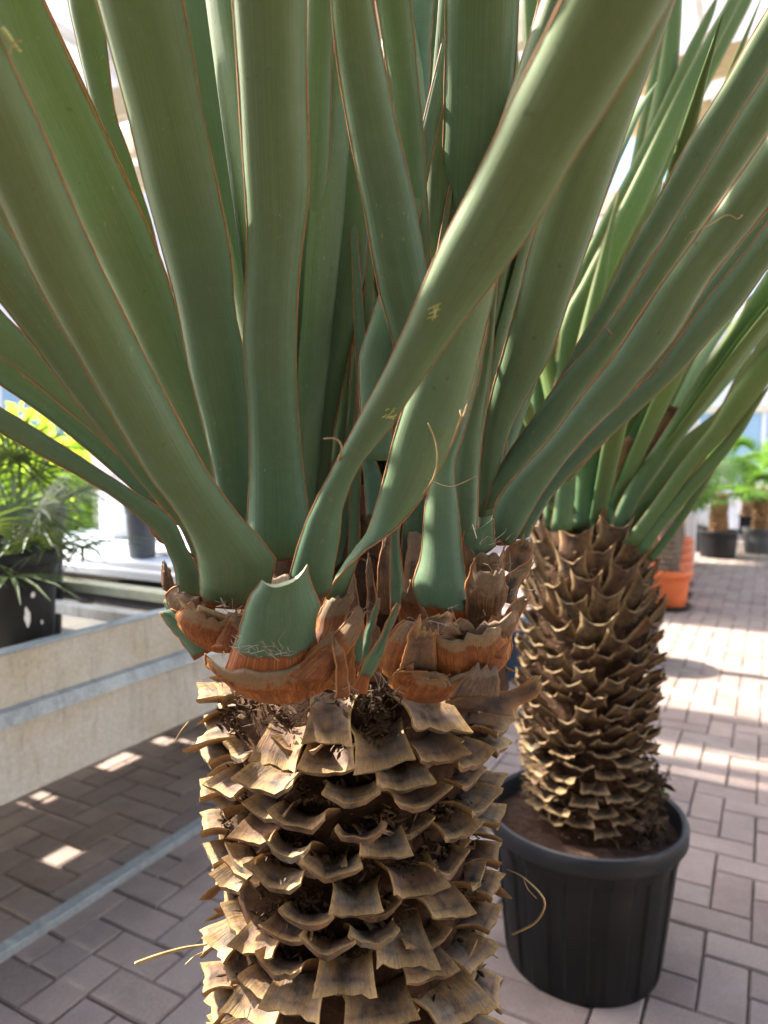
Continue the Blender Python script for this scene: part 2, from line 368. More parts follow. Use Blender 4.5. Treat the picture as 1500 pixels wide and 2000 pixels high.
for i in range(-40, 170):
    for j in range(-140, 110):
        c4 = (i - j) % 4
        if c4 not in (0, 3): continue
        if c4 == 0: p = U * (A * (i + 1)) + V * (A * (j + 0.5)); ang = 0
        else: p = U * (A * (i + 0.5)) + V * (A * (j + 1)); ang = 1
        q = px(p)
        if not q or p.y > 14: continue
        x_, y_, zc = q
        if x_ < -260 or x_ > 1760 or y_ < 1000 or y_ > 2330: continue
        vis = (0 <= x_ <= 1500 and y_ <= 2010 and ((x_ < 400 and y_ > 1400) or (x_ > 1000 and y_ > 1080)))
        if 985 < x_ < 1330 and 1500 < y_ < 1950: vis = False
        if 1000 < x_ < 1270 and y_ < 1600: vis = False
        size = 1.0 / zc * math.sqrt(1.26 / (zc + 0.01))
        spots.append((0 if vis else 1, -size, p, ang))
spots.sort(key=lambda s: (s[0], s[1]))
rest = MB()
for k, (vv_, ss_, p, ang) in enumerate(spots):
    rz = math.atan2(U.y, U.x) + ang * math.pi / 2 + random.gauss(0, 0.006)
    mtx = Matrix.Translation(p + Vector((random.gauss(0, .0008), random.gauss(0, .0008), random.gauss(0, 0.0012)))) @ Matrix.Rotation(rz, 4, 'Z') @ Matrix.Rotation(random.gauss(0, 0.006), 4, 'X') @ Matrix.Rotation(random.gauss(0, 0.004), 4, 'Y')
    if k < 300:
        o = bpy.data.objects.new('paver', pme); C.objects.link(o); o.parent = pav; o.matrix_local = mtx
    else:
        n0 = len(rest.v); rest.v += [mtx @ Vector(q) for q in pv]; rest.f += [tuple(n0 + i for i in f) for f in pf]
rest.build('paver_field', M['paver'], pav, kind='stuff')

# ------------------------------------------------------------------ leaf builder
def cr(p0, p1, p2, p3, t):
    return 0.5 * ((2 * p1) + (p2 - p0) * t + (2 * p0 - 5 * p1 + 4 * p2 - p3) * t * t + (3 * p1 - p0 - 3 * p2 + p3) * t**3)
def resample(pts, n):
    """smooth a list of tuples, n rows, even by chord length"""
    pts = [tuple(map(float, p)) for p in pts]; K = len(pts); dense = []
    for i in range(K - 1):
        a = [pts[max(i - 1, 0)], pts[i], pts[i + 1], pts[min(i + 2, K - 1)]]
        for k in range(12): dense.append(tuple(cr(a[0][c], a[1][c], a[2][c], a[3][c], k / 12) for c in range(len(pts[0]))))
    dense.append(pts[-1])
    L = [0]
    for a, b_ in zip(dense, dense[1:]): L.append(L[-1] + math.hypot((a[0] + a[2] - b_[0] - b_[2]) / 2, (a[1] + a[3] - b_[1] - b_[3]) / 2) + 1e-6)
    out = []; j = 0
    for i in range(n):
        s = L[-1] * i / (n - 1)
        while j < len(L) - 2 and L[j + 1] < s: j += 1
        k = min(1, max(0, (s - L[j]) / (L[j + 1] - L[j])))
        out.append((tuple(a + (b_ - a) * k for a, b_ in zip(dense[j], dense[j + 1])), s / L[-1]))
    return out
def blade(rows, name, m, parent, bulge, brown=0.0, th=0.0035, margin=True, cols=11, cut=None, mr=0.0009, seed=0, tocam=True, wav=0.0, sag=0.0):
    """rows: list of (left, right) 3-D points from foot to tip. Builds a channelled blade with real thickness."""
    n = len(rows); Cn = [(l + r) * 0.5 for l, r in rows]; dry = m.name.startswith(('dry', 'fresh_dry'))
    if dry: brown = random.random()
    vo = []; vi = []; lf = []; s = 0; edgeL = []; edgeR = []; prevN = None
    for i in range(n):
        l, r = rows[i]; W = r - l; wd = max(W.length, 1e-5)
        T = (Cn[min(i + 1, n - 1)] - Cn[max(i - 1, 0)]).normalized()
        N = W.cross(T); N = N.normalized() if N.length > 1e-8 else Vector((0, -1, 0))
        if prevN is None:
            if tocam and N.dot(CAM - Cn[i]) < 0: N = -N
        elif N.dot(prevN) < 0: N = -N
        prevN = N
        if i: s += (Cn[i] - Cn[i - 1]).length
        for k in range(cols):
            u = -1 + 2 * k / (cols - 1)
            prof = (1 - abs(u)**3.3)
            rag = 0.011 * noise.noise((u * 3.3, seed * 4.1, 3.0)) * max(0, i / (n - 1) - .5) * 2 if dry else 0.0
            wv = wav * noise.noise((s * 14, u * 0.6 + seed * 3.1, seed)) * (0.4 + abs(u))
            p = Cn[i] + W * (u * 0.5) + N * (bulge * wd * prof + wv) + T * rag - Z * (sag * (1 - u * u) * (1 - 0.35 * i / (n - 1)))
            t_ = (th * (1 - u * u) + 0.0007) * min(1, wd / 0.02)
            vo.append(p); vi.append(p - N * t_)
            lf.append((0.30 + 0.70 * i / (n - 1), u, brown) if dry else (s, u, brown))
            if k == 0: edgeL.append(p - N * t_ * 0.5)
            if k == cols - 1: edgeR.append(p - N * t_ * 0.5)
    f = []; O = len(vo)
    for i in range(n - 1):
        for k in range(cols - 1):
            a = i * cols + k
            f.append((a, a + 1, a + cols + 1, a + cols)); f.append((O + a, O + a + cols, O + a + cols + 1, O + a + 1))
        a = i * cols; f.append((a, a + cols, O + a + cols, O + a))
        a = i * cols + cols - 1; f.append((a, O + a, O + a + cols, a + cols))
    for k in range(cols - 1):
        f.append((k, O + k, O + k + 1, k + 1))
    if not cut:
        for k in range(cols - 1):
            a = (n - 1) * cols + k; f.append((a, a + 1, O + a + 1, O + a))
    o = obj(name, vo + vi, f, m, parent, True, lf + lf)
    if cut:
        cv = []; cf = []
        for k in range(cols): a = (n - 1) * cols + k; cv += [vo[a], vi[a]]
        for k in range(cols - 1): cf.append((2 * k, 2 * k + 2, 2 * k + 3, 2 * k + 1))
        obj('cut_face', cv, cf, cut, o)
    if margin:
        for e, sd_ in ((edgeL, 1), (edgeR, 2)):
            rr = [mr * (0.55 + 0.7 * abs(noise.noise((i * 0.35, seed * 2.7 + sd_, 0)))) for i in range(len(e))]
            mb = MB(); mb.tube(e, rr, 5); mb.build('margin', M['margin'], o, True)
    return o
leafn = [0]
def leaf(parent, sts, D0, D1, bulge=0.16, pw=1.0, ext=0.40, brown=0.0, m='leaf', droop=0.0, rows=26, name='leaf', cut=None, th=0.0035, margin=True, jag=1.2, taper=1.5, mr=0.0009, wav=0.0015, tilt=0.0, sag=0.0):
    """a leaf traced as (xl, yl, xr, yr[, depth half-offset]) stations from foot to tip; D0..D1 is its distance"""
    leafn[0] += 1; sd_ = leafn[0]
    st = [tuple(s) + (0,) * (5 - len(s)) for s in sts]
    out = []
    for (xl, yl, xr, yr, ro), t in resample(st, rows):
        D = D0 + (D1 - D0) * t**pw
        j1 = jag * noise.noise((t * 9, sd_ * 5.3, 1)); j2 = jag * noise.noise((t * 9, sd_ * 5.3, 9))
        out.append((P(xl + j1, yl, D - ro + tilt), P(xr + j2, yr, D + ro - tilt)))
    if ext > 0:
        n = 9; c1 = (out[-1][0] + out[-1][1]) / 2; c0 = (out[-5][0] + out[-5][1]) / 2
        T = (c1 - c0).normalized(); W = out[-1][1] - out[-1][0]; wd = W.length; W = W.normalized(); c = c1
        for i in range(1, n + 1):
            k = i / n; T = (T + Vector((0, 0, -droop * 0.08))).normalized(); c = c + T * (ext / n)
            ww = wd * max(0.02, 1 - k**taper)
            out.append((c - W * ww / 2, c + W * ww / 2))
    return blade(out, name, M[m], parent, bulge, brown, th, margin, cut=M[cut] if cut else None, mr=mr, seed=sd_, wav=wav, sag=sag)
def leaf3(parent, base, az, el, length, width, m='leaf', bend=0.25, bulge=0.18, rows=16, name='leaf', margin=False, twist=0.0, brown=0.0, cols=7):
    """a free leaf: az measured from +Y towards +X, el above the horizon"""
    leafn[0] += 1; sd_ = leafn[0]; out = []
    c = Vector(base); 
    for i in range(rows):
        k = i / (rows - 1); e = el - bend * k * k
        d = Vector((math.sin(az) * math.cos(e), math.cos(az) * math.cos(e), math.sin(e)))
        side = Vector((math.cos(az), -math.sin(az), 0)); nrm = side.cross(d)
        side = side * math.cos(twist * k) + nrm * math.sin(twist * k)
        prof = (0.75 + 0.5 * k) if k < 0.5 else max(0.03, 1.0 * (1 - ((k - 0.5) / 0.5)**1.8))
        if i: c = c + d * (length / (rows - 1))
        out.append((c - side * width * prof / 2, c + side * width * prof / 2))
    # outer (lower) face is the convex one
    o = blade(out, name, M[m], parent, bulge, brown, 0.003, margin, cols=cols, seed=sd_, tocam=True, wav=0.002)
    return o

# ------------------------------------------------------------------ pots
def pot(parent, c, r_top, r_bot, h, m, ribs=0, lip=0.045, seg=64, soil=True, fill=0.88, name='pot'):
    def wob(an, z):
        if not ribs or z > h * 0.80 or z < 0.01: return 1
        return 1 - 0.030 * max(0, min(1, (math.sin(an * ribs) - 0.1) * 4))
    k = lambda z: r_bot + (r_top * 0.945 - r_bot) * z / h
    prof = [(0.0, 0.004), (r_bot * 0.93, 0.004), (r_bot * 0.98, 0.0), (r_bot, 0.012)]
    prof += [(k(h * q), h * q) for q in (0.1, 0.3, 0.5, 0.7, 0.775)] + [(k(h * 0.79) + 0.004, h * 0.80)]
    prof += [(k(h - lip) + 0.004, h - lip - 0.002), (r_top * 0.985, h - lip), (r_top, h - lip + 0.006), (r_top, h - 0.012), (r_top * 0.985, h - 0.003), (r_top * 0.965, h), (r_top * 0.935, h - 0.006),
             (k(h * 0.8) - 0.008, h * 0.8), (k(h * 0.4) - 0.008, h * 0.4)]
    rm = MB(); rm.lathe(c, prof[10:], seg); mb = MB(); mb.lathe(c, prof[:11], seg, wob if ribs else None)
    o = mb.build(name, m, parent, True)
    r_o = rm.build('rim', M['potrim'] if m is M['pot'] else m, o, True); r_o.modifiers.new('es', 'EDGE_SPLIT').split_angle = R(32)
    md = o.modifiers.new('es', 'EDGE_SPLIT'); md.split_angle = R(32)
    if soil:
        sb = MB(); rs = k(h * fill) - 0.006; N = 14; S = 40
        sb.v.append(Vector((c[0], c[1], c[2] + h * fill + 0.02)))
        for i in range(1, N + 1):
            for q in range(S):
                an = 2 * math.pi * q / S; r_ = rs * i / N
                p = Vector((c[0] + r_ * math.cos(an), c[1] + r_ * math.sin(an), 0))
                p.z = c[2] + h * fill + 0.02 * (1 - i / N) + 0.012 * noise.noise(p * 17) + 0.006 * noise.noise(p * 60)
                sb.v.append(p)
        for q in range(S): sb.f.append((0, 1 + q, 1 + (q + 1) % S))
        for i in range(N - 1):
            for q in range(S):
                a = 1 + i * S + q; b_ = 1 + i * S + (q + 1) % S; sb.f.append((a, a + S, b_ + S, b_))
        sb.build('soil', M['soil'], o, True)
    return o

# ------------------------------------------------------------------ stubs (cut leaf bases)
def stub(parent, cx, cy, phi, ztip, rtip, w, length, a0, a1, m, curl=0.2, flare=1.0, spike=0.0, th=0.004, seed=0, name='leaf_base', skew=0.0, rough=0.05, base_w=1.3, nu=9, nv=8, cut_up=0.0, under=0.30):
    """phi: azimuth about the trunk; angles a0 -> a1 give the direction of the stub above the horizon from root to cut end"""
    er = Vector((math.cos(phi), math.sin(phi), 0)); et = Vector((-math.sin(phi), math.cos(phi), 0))
    prof = [(0, 0)]; ang = []
    for i in range(nv):
        a = a0 + (a1 - a0) * ((i + 0.5) / nv)**1.2; ang.append(a)
        prof.append((prof[-1][0] + math.cos(a) * length / nv, prof[-1][1] + math.sin(a) * length / nv))
    tr, tz = prof[-1]; vo = []; vi = []; lf = []; rnd = random.random()
    for i in range(nv + 1):
        v = i / nv; a = ang[min(i, nv - 1)]
        r_, z_ = prof[i]
        hw = w / 2 * (base_w - (base_w - 0.80) * min(1, v / 0.62) if v < 0.62 else 0.80 + (flare - 0.80) * ((v - 0.62) / 0.38)**1.4)
        for k in range(nu):
            u = -1 + 2 * k / (nu - 1)
            n1 = noise.noise((u * 1.7 + seed * 3.3, v * 2.0, seed * 1.7))
            end = v**3 * (spike * (abs(u)**2.4) * length + rough * length * noise.noise((u * 3.1, seed * 7.7, 2.0)) + skew * u * length)
            nr = -math.sin(a); nz = math.cos(a)                      # upper-face normal in (r, z)
            off = curl * w * abs(u)**2.2 * (0.45 + 0.75 * v) + 0.10 * w * n1 * v
            rr = (rtip - tr) + r_ + nr * off + math.cos(a) * end
            zz = (ztip - tz) + z_ + nz * off + math.sin(a) * end + cut_up * abs(u) * v * w
            p = Vector((cx, cy, 0)) + er * rr + et * (u * hw) + Z * zz
            nrm = er * nr + Z * nz
            vo.append(p); vi.append(p - nrm * th * (0.45 + 0.55 * (1 - u * u))); lf.append((v, u, rnd))
    f = []; O = len(vo)
    for i in range(nv):
        for k in range(nu - 1):
            a = i * nu + k; f.append((a, a + nu, a + nu + 1, a + 1)); f.append((O + a, O + a + 1, O + a + nu + 1, O + a + nu))
        a = i * nu; f.append((a, O + a, O + a + nu, a + nu)); a = i * nu + nu - 1; f.append((a, a + nu, O + a + nu, O + a))
    for k in range(nu - 1):
        a = nv * nu + k; f.append((a, O + a, O + a + 1, a + 1))
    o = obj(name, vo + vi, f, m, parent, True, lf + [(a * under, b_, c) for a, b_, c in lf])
    md = o.modifiers.new('es', 'EDGE_SPLIT'); md.split_angle = R(50)
    return o
def trunk_core(parent, cx, cy, z0, z1, r, heads=(), name='trunk'):
    mb = MB(); N = 40; prof = []
    for i in range(N + 1):
        k = i / N; z = z0 + (z1 - z0) * k; prof.append((r * (1 - max(0, k - 0.9) * 5 * 0.35), z))
    prof.append((0.001, z1 + 0.005))
    mb.lathe((cx, cy, 0), prof, 48, lambda an, z: 1 + 0.07 * noise.noise((math.cos(an) * 3, math.sin(an) * 3, z * 25)) + 0.04 * noise.noise((math.cos(an) * 9, math.sin(an) * 9, z * 70)))
    for (hx, hy, hz, hr) in heads:
        mb.lathe((hx, hy, hz), [(hr * 1.05, -0.06), (hr, 0), (hr * 0.8, 0.06), (hr * 0.45, 0.10), (0.001, 0.11)], 24)
    return mb.build(name, M['core'], parent, True)
def flakes(mb, c, out, n, spread, size, axis=None, rmax=.15):
    for _ in range(n):
        p = c + Vector((random.gauss(0, spread), random.gauss(0, spread), random.gauss(0, spread * 0.6))) + out * random.uniform(-0.2, 0.8) * spread
        if axis and math.hypot(p.x - axis[0], p.y - axis[1]) > rmax: continue
        d = Vector((random.gauss(0, 1), random.gauss(0, 1), random.gauss(0, 0.8))).normalized()
        sd_ = d.orthogonal().normalized(); L = size * random.uniform(0.5, 1.6); q = Vector((random.gauss(0, 1), random.gauss(0, 1), random.gauss(0, 1))) * 0.35
        pts = [p, p + d * L * 0.5 + q * L * 0.3, p + d * L * 0.8 + q * L * 0.8]
        w_ = L * random.uniform(0.10, 0.45)
        mb.strip(pts, [w_ * 0.7, w_, w_ * 0.2], sd_, 0.25)

# ================================================================== the two-headed yucca
MX, MY, MR = -0.037, 0.80, 0.164
yu = thing('potted_yucca', 'two-headed yucca with broad grey-green leaves on a stout trunk of cut tan leaf bases', 'yucca plant')
pot(yu, (MX, MY, 0.0), 0.243, 0.189, 0.38, M['pot'], ribs=12)
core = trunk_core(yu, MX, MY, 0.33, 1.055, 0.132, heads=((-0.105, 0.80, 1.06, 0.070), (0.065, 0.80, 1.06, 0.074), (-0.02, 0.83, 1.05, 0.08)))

# --- cut leaf bases traced on the visible side: (x of tip, y of tip, width px, length m, start angle, end angle, curl, skew)
ST = [
 (375, 1362, 90, .075, 30, -10, .12, .0), (392, 1445, 130, .085, 20, -28, .10, .25), (540, 1497, 108, .085, 10, -62, .13, .04), (640, 1450, 98, .080, 5, -66, .10, .0),
 (640, 1508, 112, .070, 20, -45, .16, .0), (856, 1425, 122, .085, 10, -55, .10, .18), (748, 1500, 120, .085, 15, -58, .16, -.08), (858, 1488, 112, .070, 20, -45, .16, .1),
 (788, 1540, 118, .070, 25, -38, .16, .1), (522, 1546, 132, .075, 25, -32, .18, -.1), (920, 1496, 110, .070, 20, -30, .18, .1), (975, 1470, 110, .085, 10, -42, .10, .2),
 (1000, 1432, 120, .095, 20, -30, .12, .2), (405, 1488, 110, .070, 20, -25, .14, -.1), (440, 1556, 105, .070, 20, -35, .18, -.1), (686, 1566, 112, .060, 35, -22, .16, .0),
 (822, 1574, 125, .065, 32, -25, .20, .0), (940, 1586, 118, .070, 25, -25, .20, .1), (582, 1616, 118, .060, 38, -18, .20, .0), (495, 1645, 92, .070, 30, -40, .15, -.15),
 (750, 1676, 104, .070, 30, -50, .20, .1), (893, 1636, 98, .065, 35, -35, .22, .1), (648, 1712, 122, .062, 38, -20, .20, .0), (540, 1732, 126, .064, 35, -25, .22, .0),
 (812, 1750, 115, .075, 25, -48, .24, .1), (695, 1788, 104, .070, 28, -48, .20, .0), (448, 1736, 92, .070, 25, -30, .18, -.1), (600, 1810, 112, .055, 42, -10, .20, .0),
 (880, 1790, 95, .070, 25, -50, .10, .2), (792, 1888, 124, .085, 12, -58, .10, .14), (497, 1866, 104, .075, 22, -45, .14, -.1), (425, 1862, 90, .070, 20, -40, .12, -.1),
 (675, 1942, 122, .085, 12, -60, .22, .0), (490, 1995, 128, .085, 12, -50, .10, -.1), (570, 1982, 126, .080, 15, -48, .12, .0), (742, 2006, 150, .080, 18, -42, .12, .0),
 (905, 1998, 150, .095, 10, -48, .10, .15), (842, 1912, 112, .070, 25, -30, .12, .1), (935, 1886, 108, .075, 20, -35, .12, .1), (962, 1748, 85, .065, 25, -30, .2, .1),
 (960, 1812, 88, .065, 25, -25, .2, .1), (398, 1846, 80, .070, 15, -35, .1, .0), (415, 1986, 85, .080, 10, -55, .1, .0), (398, 1620, 84, .060, 30, -20, .15, .0),
 (412, 1680, 84, .062, 30, -15, .15, .0), (975, 1606, 80, .065, 25, -25, .15, .1), (972, 1680, 80, .065, 25, -20, .15, .0), (980, 1545, 84, .070, 20, -30, .15, .1),
 (388, 1550, 84, .060, 25, -15, .12, .0), (985, 1950, 90, .075, 15, -50, .1, .0), (400, 1920, 80, .065, 25, -20, .12, .0), (560, 1668, 100, .052, 45, 0, .2, .0),
 (705, 1640, 100, .050, 48, 5, .2, .0), (470, 1690, 90, .052, 45, 0, .2, .0), (880, 1700, 100, .055, 42, -5, .2, .0), (640, 1860, 110, .055, 42, -5, .2, .0),
 (730, 1842, 100, .055, 42, -5, .2, .0), (545, 1900, 100, .055, 42, -5, .2, .0),
]
sid = 0
for (x, y, wpx, L, a0, a1, cu, sk) in ST:
    sid += 1
    t = PC(x, y, MX, MY, MR); phi = math.atan2(t.y - MY, t.x - MX); rt = math.hypot(t.x - MX, t.y - MY)
    zc = px(t)[2]
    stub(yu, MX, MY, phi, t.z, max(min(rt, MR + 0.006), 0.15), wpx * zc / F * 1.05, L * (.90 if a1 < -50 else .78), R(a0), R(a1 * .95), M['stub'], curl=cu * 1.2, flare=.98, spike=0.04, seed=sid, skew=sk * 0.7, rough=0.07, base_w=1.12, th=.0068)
# --- the rest of the spiral: behind, and below the frame
for k in range(170):
    z = 1.02 - 0.0037 * k; phi = k * 2.39996
    front = math.sin(phi) < -0.05
    if front and z > 0.60: continue
    sid += 1
    stub(yu, MX, MY, phi, z, MR + random.uniform(-.012, .01), random.uniform(.055, .068), random.uniform(.06, .08), R(random.uniform(15, 40)), R(random.uniform(-55, -15)), M['stub'], curl=random.uniform(.1, .22), flare=1.05, spike=.1, seed=sid, rough=.1, nu=7, nv=6)
for k in range(74):
    z = 1.005 - 0.0056 * k; phi = k * 2.39996 + 1.1
    if math.sin(phi) > -0.02: continue
    sid += 1
    stub(yu, MX, MY, phi, z, MR - random.uniform(.006, .016), random.uniform(.050, .062), random.uniform(.045, .055), R(random.uniform(30, 50)), R(random.uniform(-30, 5)), M['stub'], curl=random.uniform(.16, .26), flare=.98, spike=.03, seed=sid, rough=.06, base_w=1.1, th=.006, nu=8, nv=6)
# --- curled debris caught between the bases
db = MB()
DB = [(450, 1395, 50), (520, 1385, 50), (480, 1375, 40), (870, 1360, 40), (620, 1350, 40), (722, 1380, 200), (735, 1425, 160), (700, 1360, 110), (745, 1350, 100), (470, 1420, 60), (905, 1445, 90), (930, 1455, 60), (600, 1545, 70), (640, 1545, 60), (755, 1600, 140), (720, 1625, 140), (800, 1625, 90), (862, 1585, 110), (900, 1570, 80),
      (545, 1655, 130), (590, 1648, 80), (655, 1680, 120), (700, 1690, 110), (815, 1690, 110), (840, 1660, 100), (880, 1650, 80), (720, 1745, 120), (760, 1770, 80), (600, 1760, 130), (560, 1770, 70), (530, 1805, 60), (905, 1740, 140), (940, 1700, 120), (930, 1780, 120),
      (470, 1640, 80), (440, 1600, 80), (430, 1660, 80), (640, 1830, 70), (560, 1870, 60), (700, 1860, 50), (930, 1900, 80), (450, 1890, 60), (500, 1570, 50), (690, 1500, 30), (800, 1575, 60), (960, 1640, 80), (445, 1540, 50)]
for (x, y, n) in DB:
    t = PC(x, y, MX, MY, 0.138); o_ = Vector((t.x - MX, t.y - MY, 0)).normalized()
    flakes(db, t, o_, int(n * 0.8), 0.0095, 0.0085, (MX, MY))
for _ in range(900):
    ph = random.uniform(0, 2 * math.pi); z = random.uniform(0.55, 1.03)
    o_ = Vector((math.cos(ph), math.sin(ph), 0)); flakes(db, Vector((MX, MY, z)) + o_ * 0.132, o_, 2, 0.008, 0.009, (MX, MY), .144)
db.build('debris', M['debris'], yu, kind='stuff')

